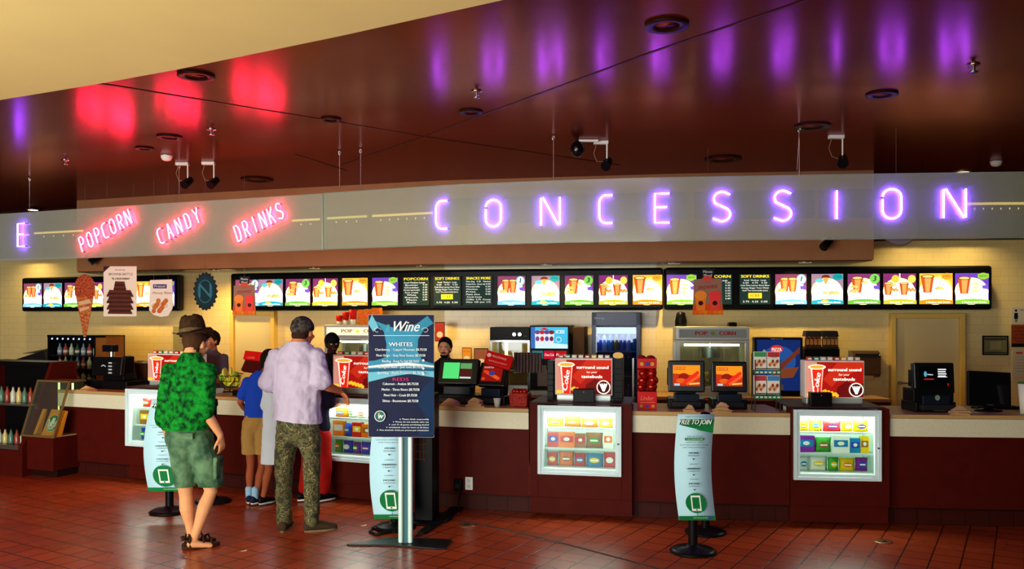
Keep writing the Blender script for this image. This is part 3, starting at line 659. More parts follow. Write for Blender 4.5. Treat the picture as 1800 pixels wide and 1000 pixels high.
# ================================================================ THINGS ON THE CEILING
ld = ['round recessed ceiling speaker near the cream ceiling edge, above the word POPCORN', 'round recessed ceiling fixture at the top right, largest in view', 'round recessed fixture by the ceiling joint crossing', 'round recessed fixture at the far right of the ceiling', 'faint recessed fixture left of the white smoke detector', 'faint recessed fixture above the word DRINKS', 'recessed fixture above the letters SS of the violet sign', 'thin recessed fixture near the rightmost sign cable', 'small recessed fixture above and right of the violet E', 'thin recessed fixture close to the panel joint above the word DRINKS']
fx = mat('fixture_trim', (40, 14, 10), .4); fi = mat('fixture_cone', (150, 50, 30), .3)
for (px, py, r), lab in zip(((345, 132, .13), (1172, 43, .13), (828, 196, .1), (1550, 165, .12), (298, 240, .12), (452, 315, .2), (1271, 279, .2), (1428, 221, .16), (254, 260, .09), (582, 209, .09)), ld):
    X, Y = ceil_pt(px, py); t = thing('recessed_fixture', lab, 'ceiling light', (X, Y, CEIL))
    mb = MB(); mb.lathe([(r, -.001), (r, -.014), (r*.62, -.014), (r*.58, -.001)], fx); mb.build('trim_ring', t)
    mb = MB(); mb.lathe([(r*.6, -.004), (r*.2, -.001)], fi); mb.build('reflector', t)
for (px, py), lab in zip(((838, 160), (372, 227), (115, 281), (1711, 113)), ('ceiling sprinkler head near the centre of the glossy ceiling', 'ceiling sprinkler head right of the red POPCORN reflection', 'ceiling sprinkler head at the far left above the violet E', 'chrome ceiling sprinkler head at the right')):
    X, Y = ceil_pt(px, py); t = thing('sprinkler', lab, 'sprinkler', (X, Y, CEIL)); mb = MB(); mb.lathe([(.045, 0), (.04, -.01), (.012, -.012), (.012, -.05)], CHROME, n=12); mb.build('body', t)
    mb = MB(); mb.lathe([(.03, -.055), (.03, -.05)], CHROME, n=10); mb.build('deflector', t)
for (px, py), lab in zip(((293, 276), (1751, 286)), ('white round smoke detector above the word CANDY', 'pale round smoke detector at the far right of the ceiling')):
    X, Y = ceil_pt(px, py-3); t = thing('smoke_detector', lab, 'smoke detector', (X, Y, CEIL)); mb = MB(); mb.lathe([(.06, 0), (.06, -.02), (.045, -.05), (.02, -.06)], WHITE); mb.build('body', t); mb = MB(); mb.lathe([(.062, -.005), (.062, 0)], STEEL); mb.build('base_ring', t)
for (px, py, pt), lab in zip(((330, 322, 298), (376, 322, 297), (1067, 289, 260), (1481, 284, 250)), ('left of two black spotlights hung above the word CANDY', 'right of two black spotlights hung above the word CANDY', 'black spotlight on a white stem beside the dome camera', 'black spotlight on a white stem above the letter I')):
    X, Y = ceil_pt(px, pt-12); s = F/Y; z0 = EYE+(HY-py)/s; zt = EYE+(HY-pt)/s
    t = thing('spotlight', lab, 'spotlight', (X, Y, CEIL)); mb = MB(); mb.cyl((0, 0, 0), (0, 0, z0-CEIL+.04), .008, WHITE, n=8); mb.box(-.06, 0, -.03, .14, .05, .03, WHITE); mb.build('stem', t)
    mb = MB(); mb.cyl((.02, .04, z0-CEIL+.045), (-.02, -.06, z0-CEIL-.03), .038, BLACK, r1=.05); mb.build('lamp_head', t)
    mb = MB(); mb.tube([(-.1, 0, -.02), (-.13, 0, -.12), (-.1, 0, -.2), (-.04, .01, z0-CEIL+.03)], .0035, pr(150, 120, 90), 5); mb.build('cable', t)
X, Y = ceil_pt(1015, 245); t = thing('dome_camera', 'black dome security camera hanging between the letters N and C', 'security camera', (X, Y, CEIL)); s = F/Y; z = EYE+(HY-262)/s-CEIL
mb = MB(); mb.blob((0, 0, z), (.07, .07, .08), mat('dome', (8, 8, 10), .08)); mb.build('dome', t); mb = MB(); mb.cyl((0, 0, z+.06), (0, 0, 0), .02, BLACK); mb.box(.1, 0, z+.07, .2, .03, .02, WHITE); mb.build('bracket', t)
for px, py, off, path, lab in ((1451, 428, -.85, PW, 'small black camera under the sign panel near the letter I'), (168, 456, -.85, PW, 'black camera on the bulkhead behind the word POPCORN')):
    X, Y = path.hit(px, off); t = thing('security_camera', lab, 'security camera', (X, Y, EYE+(HY-py)*Y/F))
    mb = MB(); mb.cyl((.05, .0, .04), (-.05, -.07, -.05), .045, BLACK, r1=.052); mb.build('camera_body', t); mb = MB(); mb.box(.04, .05, .04, .12, .1, .03, WHITE if px > 900 else BLACK); mb.build('mount', t)
# wall lights seen beyond the ends of the bulkhead, mounted to the dark upper wall
for px, py, lab in ((58, 368, 'bright lit recessed light beyond the left end of the bulkhead'), (1692, 305, 'dim recessed light beyond the right end of the bulkhead')):
    Y = 1.72*F/(HY-py)*.985; Y = min(Y, PW.hit(px, -.16)[1]-.06); X = (px-CX)*Y/F; t = thing('recessed_light', lab, 'light', (X, Y, CEIL if px > 900 else EYE+(HY-py)*Y/F))
    mb = MB(); mb.lathe([(.09, -.012), (.1, 0), (.06, 0)], STEEL); mb.build('light_trim', t); mb = MB(); mb.lathe([(.07, -.014), (.07, -.006)], lit(255, 225, 170, 6 if px < 900 else 1.2)); mb.build('lamp_lens', t)
    if px < 900: mb = MB(); mb.cyl((0, 0, 0), (0, 0, CEIL-t.location.z), .02, BLACK); mb.build('stem', t)
for px, e in ((30, 40), (1620, 32), (1720, 38)):
    X, Y = PW.hit(px, -.45); lamp('SPOT', 'wall_washer', (X, Y, CT+.25), aim((X, Y, CT), (X, Y+.3, 0)), e, (1, .74, .3), spot_size=2.2, spot_blend=.9, shadow_soft_size=.05)
    t = thing('track_lamp', 'small lamp washing the tiled wall, %s' % {30: 'at the far left end of the wall', 1620: 'right of the bulkhead end', 1720: 'above the framed notice'}[px], 'light', (X, Y, CEIL)); mb = MB(); mb.cyl((0, 0, 0), (0, 0, CT+.36-CEIL), .01, BLACK, n=8); mb.build('stem', t); mb = MB(); mb.cyl((0, 0, CT+.38-CEIL), (0, .02, CT+.28-CEIL), .035, BLACK); mb.build('lamp_head', t)
# ================================================================ THINGS ON THE FRONT COUNTER
RED = mat('red_plastic', (196, 20, 18), .3); BMET = mat('black_metal', (20, 20, 22), .3, .4)
def coke_sign(x0, x1, yt, off, label, base=HCt+.015, y_top=None):
    t, w, h = place('drink_sign_box', label, 'lit sign', x0, x1, yt, base, off)
    st = .105; mb = MB(); mb.box(0, .1, 0, w*.92, .16, st*.55, STEEL); mb.box(0, .1, st*.55, w*.94, .17, st*.45, mat('stand_light', (180, 190, 185), .3, .3)); mb.build('stand', t, bev=.004)
    W, H = w, h-st; mb = MB(); mb.box(0, .1, st, W, .18, H, mat('box_white', (226, 226, 214), .4)); mb.build('light_box', t, bev=.006)
    mb = MB(); k = 0; E = 1.1; z = lambda v: st+H*v; x = lambda u: -W/2+W*u
    mb.rect(x(.02), z(.03), x(.98), z(.96), lit(176, 22, 14, .9)); mb.poly([(x(.02), z(.03)), (x(.26), z(.03)), (x(.2), z(.96)), (x(.02), z(.96))], lit(225, 150, 130, .9))
    mb.poly([(x(.3), z(.5)), (x(.55), z(.96)), (x(.98), z(.96)), (x(.98), z(.8)), (x(.6), z(.55)), (x(.45), z(.3))], lit(206, 44, 22, .95)); mb.poly([(x(.55), z(.3)), (x(.7), z(.45)), (x(.85), z(.35)), (x(.98), z(.4)), (x(.98), z(.03)), (x(.5), z(.03))], lit(110, 14, 14, .9))
    mb.poly([(x(.13), z(.03)), (x(.27), z(.03)), (x(.32), z(.8)), (x(.08), z(.8))], lit(226, 40, 20, 1.1)); mb.poly([(x(.09), z(.8)), (x(.12), z(.8)), (x(.155), z(.05)), (x(.135), z(.05))], lit(250, 230, 210, 1.1)); mb.poly([(x(.29), z(.8)), (x(.31), z(.8)), (x(.27), z(.05)), (x(.26), z(.05))], lit(250, 200, 180, 1.1))
    mb.disc(x(.2), z(.83), W*.15, H*.07, lit(255, 246, 215, 1.2)); mb.disc(x(.2), z(.83), W*.12, H*.045, lit(230, 170, 60, 1.1))
    mb.text('Coke', x(.2), z(.4), H*.2, lit(255, 246, 230, 1.3), rot=1.42, shear=.35, wid=H*.56, bold=.003)
    for i in range(9): mb.disc(x(.31+.028*i), z(.17-.012*i+.03*(i % 2)), W*.03, H*.05, lit(250, 190, 40, 1.1), n=9)
    for i in range(3): mb.disc(x(.05+.03*i), z(.09), W*.025, H*.05, lit(250, 200, 60, 1.1), n=9)
    ww = lit(255, 248, 230, 1.4); mb.text('surround sound', x(.66), z(.76), H*.12, ww, wid=W*.55, bold=.0015); mb.text('for your', x(.65), z(.63), H*.08, ww, wid=W*.18); mb.text('tastebuds', x(.65), z(.51), H*.12, ww, wid=W*.36, bold=.0015)
    cx, cz, R = x(.85), z(.23), H*.19; mb.disc(cx, cz, R, R, lit(240, 236, 220, 1.2)); mb.disc(cx, cz, R*.84, R*.84, lit(70, 16, 14, .8))
    for a in (-.55, -.2, .15, .5): mb.poly([(cx-R*.12, cz-R*.6), (cx+R*.15, cz-R*.6), (cx+math.sin(a)*R*1.0+R*.1, cz+R*.5), (cx+math.sin(a)*R*1.0-R*.1, cz+R*.55)], ww)
    mb.xf(Matrix.Translation((0, .006, 0))); mb.build('lit_face', t)
    # row of small ticket boxes along the top
    cols = [(220, 60, 50), (60, 150, 90), (200, 196, 180), (190, 180, 150), (200, 40, 40), (235, 180, 30), (225, 225, 215), (200, 150, 120)]
    for i in range(8):
        xx = x(.1+.115*i); X, Y, Zz = world_of(t, (xx, .07, h+.001)); mb = MB(); mb.box(0, 0, 0, W*.085, .05, .03, mat('sachet_%d' % i, cols[i], .5), ry=.0); mb.box(0, -.0255, .006, W*.06, .002, .014, pr(240, 235, 220))
        o = mb.build('candy_packet', bev=.003); o.location = (X, Y, Zz); o.rotation_euler.z = t.rotation_euler.z
        tag(o, 'small candy packet, %s from the left on top of the %s drink sign box' % (ordn[i], ('leftmost', 'second', 'third', 'rightmost')[(x0 > 500)+(x0 > 900)+(x0 > 1300)]), 'candy', 'packets on the drink signs')
    return t, w, h
coke_sign(258, 342, 622, .18, 'red lit drink sign box partly behind the green-shirted man, leftmost of four')
coke_sign(583, 686, 624, .12, 'red lit drink sign box beside the white-shirted man, second from the left')
coke_sign(975, 1076, 630, .14, 'red lit drink sign box near the blue fridge, third from the left')
coke_sign(1415, 1520, 634, .14, 'red lit drink sign box below the bottle crates, rightmost of four')
for x0, x1, yt, lab in ((1007, 1045, 684, 'black box in front of the third lit drink sign'), (1425, 1463, 690, 'black box in front of the rightmost lit drink sign')):
    t, w, h = place('counter_box', lab, 'box', x0, x1, yt, HCt+.013, .02)
    mb = MB(); mb.box(0, .05, 0, w, .1, h, BLACK); mb.build('body', t, bev=.006); mb = MB(); mb.cyl((0, -.001, h*.2), (0, -.003, h*.2), .003, WHITE, n=8); mb.cyl((0, -.001, h*.85), (0, -.003, h*.85), .003, WHITE, n=8); mb.build('screw', t)
def terminal(x0, x1, yt, yb_s, off, label, screen, base=HCt, tilt=.12, rot=None, pole=True):
    """touch register: base, stand, tilted screen head and printer block"""
    t, w, h = place('pos_terminal', label, 'cash register', x0, x1, yt, base, off, rot=rot)
    hs = (yb_s-yt)*(t.location.y)/F; z0 = h-hs
    mb = MB(); mb.box(0, .18, 0, w*1.0, .3, .09, BLACK); mb.box(0, .03, .02, w*.8, .1, .05, DARK); mb.build('base', t, bev=.01)
    mb = MB(); mb.box(0, .2, .09, w*.55, .12, h*.55, BLACK, rx=-.1); mb.build('stand', t, bev=.01)
    m0 = MB(); m0.box(0, .035, -hs/2, w, .07, hs, BMET); m0.box(0, .09, -hs*.4, w*.8, .08, hs*.8, BLACK)
    M = Matrix.Translation((0, .06, z0+hs/2)) @ Matrix.Rotation(-tilt, 4, 'X'); m0.xf(M); m0.build('screen_housing', t, bev=.012)
    m1 = MB(); sw, sh = w*.74, hs*.66
    screen(m1, sw, sh); m1.xf(M @ Matrix.Translation((0, -.001, hs*.02))); m1.build('screen', t)
    m2 = MB(); m2.box(0, .07, z0-.10, w*.68, .1, .085, mat('blue_black', (20, 28, 40), .3)); m2.build('printer', t, bev=.008)
    if pole: m3 = MB(); m3.box(-w*.46, .13, z0+hs*.2, .04, .08, hs*.55, BLACK); m3.build('card_reader', t, bev=.006)
    return t, w, h
def scr_food(mb, w, h):
    mb.rect(-w/2, -h/2, w/2, h/2, lit(190, 50, 16, 1)); mb.poly([(-w/2, h*.1), (w/2, h*.0), (w/2, h/2), (-w/2, h/2)], lit(246, 140, 24, 1.1)); mb.rect(-w*.45, h*.28, -w*.05, h*.42, lit(200, 60, 20, 1)); mb.text('BURGER', -w*.25, h*.35, h*.12, lit(255, 200, 60, 1.1), wid=w*.36)
    mb.disc(-w*.1, -h*.08, w*.2, h*.2, lit(150, 24, 12, .9)); mb.disc(-w*.2, -h*.25, w*.18, h*.12, lit(226, 90, 20, 1))
    mb.line([(-w*.1, -h*.35), (w*.45, h*.18)], h*.16, lit(224, 40, 20, 1.1)); mb.line([(w*.0, -h*.42), (w*.48, h*.0)], h*.12, lit(240, 90, 30, 1.1)); mb.line([(w*.1, -h*.4), (w*.48, -h*.36)], h*.08, lit(240, 190, 90, 1)); mb.rect(-w*.45, -h*.48, -w*.25, -h*.38, lit(180, 200, 210, 1))
def scr_green(mb, w, h):
    mb.rect(-w/2, -h/2, w/2, h/2, lit(30, 60, 50, .6)); mb.rect(-w/2, -h*.48, w*.05, h*.48, lit(86, 226, 120, .95)); mb.rect(w*.08, h*.1, w*.46, h*.45, lit(120, 190, 110, .6)); mb.rect(w*.08, -h*.36, w*.46, h*.12, lit(90, 30, 26, .6)); mb.rect(w*.08, -h*.46, w*.46, -h*.36, lit(230, 230, 220, .8))
def scr_pizza(mb, w, h):
    mb.rect(-w/2, -h/2, w/2, h/2, lit(150, 20, 14, .8)); mb.text('NORTH', -w*.2, h*.38, h*.14, lit(240, 220, 200, 1), wid=w*.45)
    for i in range(12): mb.disc(-w*.4+w*.8*((i*5) % 12)/12, -h*.35+h*.5*((i*7) % 12)/12, w*.1, h*.1, lit(220, 60+10*(i % 5), 30, .9), n=9)
    mb.disc(0, 0, w*.16, h*.14, lit(60, 60, 140, .8))
def scr_dark(mb, w, h):
    mb.rect(-w/2, -h/2, w/2, h/2, pr(6, 7, 9, .15)); tx = lit(235, 235, 235, 1)
    for i in range(4): mb.rect(w*.12, h*(.36-.11*i), w*(.4-.02*(i % 2)), h*(.42-.11*i), tx)
    mb.disc(-w*.3, h*.16, w*.05, h*.14, lit(90, 170, 200, .9)); mb.line([(-w*.24, h*.14), (-w*.05, h*.12)], h*.05, lit(200, 210, 220, .9)); mb.rect(-w*.35, -h*.12, -w*.02, -h*.07, lit(190, 40, 30, .9)); mb.rect(w*.1, h*.0, w*.42, h*.03, tx); mb.rect(w*.42, -h*.42, w*.46, -h*.3, lit(200, 20, 20, .8))
terminal(1175, 1240, 634, 690, .22, 'black register with an orange food picture, left of the pair beside the red cup display', scr_food, tilt=.1)
terminal(1252, 1315, 636, 690, .22, 'black register with an orange food picture, right of the pair, beside the snack rack', scr_food, tilt=.1)
t, w, h = terminal(766, 836, 630, 676, .20, 'black register with a green screen in front of the bearded cashier', scr_green, tilt=.3, rot=-.30, pole=False)
t, w, h = terminal(836, 884, 636, 680, .20, 'black register with a red food picture, under the red box', scr_pizza, tilt=.4, rot=-.45, pole=False)
t, w, h = place('red_carton', 'red carton with white lettering leaning on top of the register', 'box', 851, 900, 624, 1.32, .16, rot=-.12)
mb = MB(); mb.box(0, .05, 0, .26, .06, .13, RED, ry=.26, rx=-.35); mb.build('carton', t, bev=.006)
mb = MB(); mb.text('MINUTE MAID', 0, .02, .03, pr(240, 190, 170), wid=.14); mb.disc(-.1, .02, .02, .02, pr(240, 200, 190)); mb.text('REFRESHMENT', 0, -.03, .02, pr(240, 170, 150), wid=.18)
mb.xf(Matrix.Translation((0, .05, .065)) @ Matrix.Rotation(.26, 4, 'Y') @ Matrix.Rotation(-.35, 4, 'X') @ Matrix.Translation((0, -.031, 0))); mb.build('lettering', t)
t, w, h = place('pos_terminal', 'dark register with a red slanted top left of the blue-shirted child', 'cash register', 420, 460, 619, HCt, .3)
mb = MB(); mb.box(0, .15, 0, w*.9, .3, .1, BLACK); mb.box(0, .18, .1, w*.5, .12, .2, DARK); mb.build('base', t, bev=.01)
mb = MB(); mb.box(0, .12, h-.24, w*1.1, .05, .19, mat('dark_red', (70, 16, 12), .4), rx=-.5, ry=.1); mb.build('screen', t, bev=.006); mb = MB(); mb.box(.01, .12, h-.11, w*.98, .12, .1, RED, rx=-.3, ry=.07); mb.text('COMBO', .01, h-.06, .03, pr(240, 120, 100), wid=.1); mb.build('top_sign', t, bev=.006)
# left register (grey-black, many small lit keys)
t, w, h = place('pos_terminal', 'black register at the left end of the counter, behind the cream fascia', 'cash register', 152, 216, 620, HCt, .22)
mb = MB(); mb.box(0, .2, 0, w*1.1, .35, .1, BLACK); mb.box(.02, .2, .1, w*.6, .2, .2, BLACK, taper=.8); mb.build('base', t, bev=.012)
mb = MB(); mb.box(-.03, .08, h*.36, w*.82, .05, h*.52, BMET, rx=-.15); mb.box(.14, .2, h*.3, .1, .16, h*.6, BLACK, ry=.15, taper=.7); mb.build('screen_housing', t, bev=.012)
mb = MB(); tx = lit(200, 205, 200, .6)
for i in range(4): mb.rect(.02, h*(.7-.09*i), .075, h*(.74-.09*i), tx)
mb.line([(-.09, h*.62), (-.06, h*.66), (-.02, h*.62)], .012, tx); mb.xf(Matrix.Translation((0, .035, 0))); mb.build('screen', t)
mb = MB(); mb.cyl((-.02, .12, h*.88), (-.02, .12, h+.05), .03, STEEL); mb.box(-.02, .1, h*1.02, .16, .1, .08, BLACK); mb.build('customer_display', t, bev=.01)
# kiosk register and monitor on the right
t, w, h = terminal(1612, 1684, 638, 692, .16, 'black pay station with small lit text near the right door', scr_dark, tilt=.08, rot=-.02)
mb = MB(); mb.box(-.02, .14, .09, w*1.0, .22, .12, BLACK); mb.disc(0, .13, .022, .024, pr(120, 150, 120), y=-.0); mb.xf(Matrix.Translation((0, 0, 0))); mb.build('cash_drawer', t, bev=.01)
mb = MB(); mb.disc(.0, .055, .02, .022, lit(130, 180, 140, .5), y=.028); mb.text('ORDER HERE', .02, .02, .014, pr(200, 200, 200), wid=.1); mb.xf(Matrix.Translation((0, -.0, 0))); mb.build('badge', t)
t, w, h = place('monitor', 'black flat monitor tilted on a round foot at the far right of the counter', 'monitor', 1700, 1776, 651, HCt, .3, rot=-.05)
mb = MB(); mb.box(0, 0, -.155, w, .035, .31, BLACK); mb.box(0, .03, -.1, w*.6, .04, .2, BLACK); M = Matrix.Translation((0, 0, h-.165)) @ Matrix.Rotation(.05, 4, 'Y') @ Matrix.Rotation(-.12, 4, 'X'); mb.xf(M); mb.build('housing', t, bev=.008)
mb = MB(); mb.rect(-w*.45, -.13, w*.45, .135, pr(8, 10, 14, .12)); mb.text('SAMSUNG', 0, -.142, .01, pr(120, 120, 120), wid=.05); mb.xf(M @ Matrix.Translation((0, -.0185, 0))); mb.build('screen', t)
mb = MB(); mb.box(.01, .03, .01, .07, .04, h*.35, BLACK); mb.lathe([(.12, 0), (.115, .012), (.03, .025)], BLACK, c=(.01, .03, 0), sy=.8); mb.build('foot', t)
t, w, h = place('keyboard', 'black keyboard lying behind the monitor foot on the right', 'keyboard', 1712, 1792, 712, HCt, .55); mb = MB(); mb.box(0, 0, 0, w, .14, .018, BLACK); mb.build('case', t, bev=.004); mb = MB(); [mb.box(-w/2+.02+i*.025, -.04+j*.03, .018, .02, .022, .006, DARK) for i in range(int((w-.03)/.025)) for j in range(4)]; mb.build('keys', t)
t, w, h = place('paper_cup', 'pale paper cup at the far right end of the counter with a green rim', 'cup', 1790, 1812, 672, HCt, .12); mb = MB(); mb.lathe([(.034, 0), (.052, h-.01), (.05, h-.01), (.034, .01)], pr(226, 224, 205)); mb.build('cup', t); mb = MB(); mb.lathe([(.054, h-.012), (.055, h), (.048, h)], pr(40, 120, 60)); mb.build('rim', t)
t, w, h = place('plastic_cup', 'small clear plastic cup standing on the counter left of the third display case', 'cup', 867, 881, 700, HCt, .06); mb = MB(); mb.lathe([(.022, 0), (.036, h), (.034, h), (.02, .004)], mat('cup_clear', (215, 215, 200), .1, alpha=.6)); mb.build('cup', t); mb = MB(); mb.lathe([(.036, h-.004), (.038, h)], WHITE); mb.build('lip', t)
def napkins(x0, x1, lab, off=.1, n=3):
    t, w, h = place('napkin_pile', lab, 'napkins', x0, x1, 700, HCt, off); mb = MB()
    for i in range(n):
        a = random.uniform(-.3, .3); mb.box(random.uniform(-.01, .01), 0, .001+i*.012, w*(.95-.12*i), .13, .009, PAPER, rz=a, taper=.9)
    vs = [(-w*.35, -.03, n*.012), (w*.3, -.04, n*.012), (w*.36, .05, n*.012+.005), (-w*.3, .05, n*.012), (-w*.1, 0, n*.012+.04), (w*.15, .01, n*.012+.03)]
    mb.add(vs, [(0, 1, 5, 4), (1, 2, 5), (2, 3, 4, 5), (3, 0, 4)], PAPER); mb.build('napkins', t)
napkins(775, 808, 'pile of brown napkins under the green-screen register', .03)
napkins(818, 852, 'pile of brown napkins under the red-picture register, left of the plastic cup', .03, 4)
napkins(1200, 1225, 'few brown napkins under the left orange-picture register', .02, 2)
napkins(1252, 1288, 'pile of folded brown napkins between the snack rack and the second free-to-join banner', .02, 4)
napkins(1670, 1705, 'crumpled brown paper beside the pay station', .05, 3)
napkins(140, 166, 'thin pile of napkins on the left worktop', .03, 1)
# candy bar tower next to third sign, tall red cup display, snack card racks
t, w, h = place('candy_rack', 'narrow black candy rack right of the third drink sign', 'rack', 1078, 1095, 621, HCt, .2); mb = MB(); mb.box(0, .1, 0, w, .2, h-.04, BLACK); mb.build('frame', t, bev=.004)
mb = MB(); [mb.box(0, -.01, .03+.055*i, w*.9, .05, .006, DARK) for i in range(7)]; mb.build('shelf', t); mb = MB(); mb.disc(0, h-.02, w*.55, .03, pr(232, 190, 110), y=-.0); mb.build('card', t)
t, w, h = place('candy_rack', 'narrow black candy rack left of the third drink sign', 'rack', 962, 973, 628, HCt, .2); mb = MB(); mb.box(0, .1, 0, w, .2, h-.03, BLACK); mb.build('frame', t, bev=.004); mb = MB(); [mb.box(0, -.01, .03+.055*i, w*.9, .05, .006, DARK) for i in range(6)]; mb.build('shelf', t)
t, w, h = place('candy_stand', 'tall red cardboard stand filled with shiny red candy bags', 'display stand', 1119, 1156, 630, HCt, .16)
mb = MB(); mb.box(0, .09, 0, w*.92, .2, .16, RED); mb.box(0, .17, .16, w*.9, .03, h-.16, RED); mb.box(0, .09, h-.09, w*.92, .18, .09, RED); mb.build('cardboard_body', t, bev=.003)
mb = MB(); mb.text('Lindor', 0, .1, .06, pr(240, 120, 90), wid=w*.6, shear=.3); mb.line([(-w*.35, .06), (w*.35, .065)], .005, pr(240, 110, 80)); [mb.disc(-w*.28+w*.28*i, .03, .015, .015, pr(60, 60, 150) if i % 2 else pr(200, 130, 60), n=10) for i in range(3)]; [mb.disc(-w*.25+w*.25*i, h-.05, .018, .018, pr(60, 60, 150) if i % 2 else pr(210, 150, 60), n=10) for i in range(3)]; mb.xf(Matrix.Translation((0, -.011, 0))); mb.build('lettering', t)
shiny = mat('shiny_red_foil', (200, 36, 18), .2, .5, noise=.6, nscale=40, col2=(120, 12, 8))
for i in range(10):
    q, col = divmod(i, 2); mb = MB(); mb.blob((0, 0, 0), (.05, .04, .042), shiny, 10, 6)
    o = mb.build('candy_bag'); o.location = world_of(t, (-.04+.085*col+random.uniform(-.01, .01), .07-.01*(q % 2), .2+q*.062)); o.rotation_euler = (random.uniform(-.4, .4), random.uniform(-.5, .5), random.uniform(-.5, .5))
    tag(o, 'shiny red candy bag in the tall red cardboard stand, %s column, %s from the bottom' % (('left', 'right')[col], ordn[q]), 'candy', 'red candy bags in the red stand')
t, w, h = place('snack_rack', 'two-tier black wire snack card rack right of the registers', 'rack', 1326, 1373, 622, HCt, .08)
mb = MB()
for sx in (-1, 1):
    mb.cyl((sx*w*.47, .0, 0), (sx*w*.47, .0, h*.9), .005, BMET, n=6); mb.cyl((sx*w*.47, .18, 0), (sx*w*.47, .18, h), .005, BMET, n=6); mb.cyl((sx*w*.47, 0, .004), (sx*w*.47, .18, .004), .005, BMET, n=6)
    for z in (.14, .36): mb.cyl((sx*w*.47, 0, z), (sx*w*.47, .18, z), .004, BMET, n=6)
for z in (.12, .16, .34, .38): mb.cyl((-w*.47, 0, z), (w*.47, 0, z), .004, BMET, n=6)
for z in (.12, .34): [mb.cyl((-w*.45+w*.1*i, 0, z), (-w*.45+w*.1*i, .18, z), .003, BMET, n=5) for i in range(10)]
mb.build('wire_frame', t)
mb = MB(); gr = pr(40, 120, 70)
for z in (.115, .335): mb.box(0, -.007, z, w, .006, .03, gr); [mb.box(-w*.4+w*.16*i, -.011, z+.008, w*.1, .002, .014, pr(220, 225, 215)) for i in range(6)]
mb.build('price_strip', t)
mb = MB(); mb.box(.05, .09, h-.06, w*.42, .01, .07, pr(170, 200, 200)); mb.text('snacks', .05, h-.025, .03, pr(60, 90, 90), wid=w*.25); mb.build('header_card', t)
for i, (x, z, c1, lab) in enumerate(((-.26, .37, (60, 150, 90), 'green and white, upper tier left'), (.24, .37, (190, 50, 60), 'red and white, upper tier right'), (-.26, .15, (190, 60, 70), 'red-topped, lower tier left'), (.24, .15, (70, 130, 190), 'blue-topped, lower tier right'))):
    mb = MB(); W, H = w*.46, .16 if z > .3 else .17; mb.box(0, .02, 0, W, .04, H, pr(232, 226, 212)); mb.rect(-W*.48, H*.72, W*.48, H*.98, pr(*c1), y=-.001); mb.text('snack', 0, H*.85, H*.14, pr(240, 240, 240), wid=W*.6); mb.layer = 4
    for k in range(6): mb.disc(-W*.3+W*.12*k, H*(.28+.1*(k % 3)), W*.11, H*.1, mat('nut_%d' % (k % 3), ((190, 90, 50), (214, 150, 90), (150, 60, 40))[k % 3], .5), n=10)
    o = mb.build('snack_box'); o.location = world_of(t, (x*w, .03, z)); o.rotation_euler.z = t.rotation_euler.z; tag(o, 'snack box in the wire rack, '+lab, 'snack box', 'snack boxes in the wire rack')
# chip baskets by the first case
for x0, x1, yt, lab in ((262, 300, 655, 'left'), (372, 408, 658, 'right')):
    t, w, h = place('wire_basket', 'dark wire basket %s of the green-shirted man, filled with yellow-green chip bags' % lab, 'basket', x0, x1, yt, HCt+.02, .14)
    w = max(w, .24); zb = h-.14; mb = MB(); P = lambda a, z, k: (k*w/2*math.cos(a), .12+k*.1*math.sin(a), z)
    for z, k in ((zb, .75), (zb+.06, .87), (zb+.12, 1)): mb.tube([P(2*PI*i/20, z, k) for i in range(20)], .004, BMET, 5, True)
    for i in range(14): a = 2*PI*i/14; mb.cyl(P(a, zb, .75), P(a, zb+.12, 1), .0028, BMET, n=5)
    mb.cyl((0, .12, 0), (0, .12, zb), .012, BMET); mb.lathe([(.07, 0), (.07, .012)], BMET, c=(0, .12, 0)); mb.build('basket', t); mb = MB(); mb.lathe([(w*.36, zb), (w*.36, zb+.004)], BMET, c=(0, .12, 0)); mb.build('bottom', t)
    for i in range(7):
        mb = MB(); mb.blob((0, 0, 0), (.055, .014, .062), mat('chip_bag_%d' % (i % 3), ((206, 196, 40), (150, 180, 50), (220, 214, 90))[i % 3], .3), 10, 6); o = mb.build('chip_bag'); a = i*.9
        o.location = world_of(t, (w*.26*math.cos(a), .12+.05*math.sin(a), zb+.06+.045*(i % 3))); o.rotation_euler = (random.uniform(-.7, .7), random.uniform(-.7, .7), a)
        tag(o, 'yellow-green chip bag in the wire basket %s of the green-shirted man' % lab, 'chip bag', 'chip bags in the %s wire basket' % lab)
# ================================================================ LEFT END: cooler, pastry case
X, Y = PC.hit(-10, -.28); r = math.atan(PC.slope(X)); s = F/Y
t = thing('open_cooler', 'open drinks cooler at the far left with a sloping maroon side panel', 'cooler', (X, Y, 0), r)
w = 1.1; H = zpx(637, Y); z1 = zpx(770, Y); mb = MB()
prof = [(-.12, 0), (-.12, z1-.04), (-.04, z1+.06), (.28, H), (.62, H), (.62, 0)]
mb.side(prof, w/2+.0, w/2+.05, MAROON); mb.build('side_panel', t, bev=.004); mb = MB(); mb.side(prof, -w/2-.05, -w/2, MAROON); mb.build('side_panel', t, bev=.004)
mb = MB(); mb.box(0, .25, 0, w, .7, z1-.1, MAROON); mb.box(0, .58, z1-.1, w, .05, H-z1+.1, BLACK); mb.box(0, .42, H-.05, w, .35, .05, BLACK); mb.build('cabinet', t)
mb = MB(); mb.box(0, -.11, z1-.09, w, .03, .05, STEEL); mb.box(0, .2, (H+z1)/2-.05, w, .42, .02, STEEL); mb.box(0, .18, z1-.09, w, .6, .02, DARK); mb.build('shelf', t)
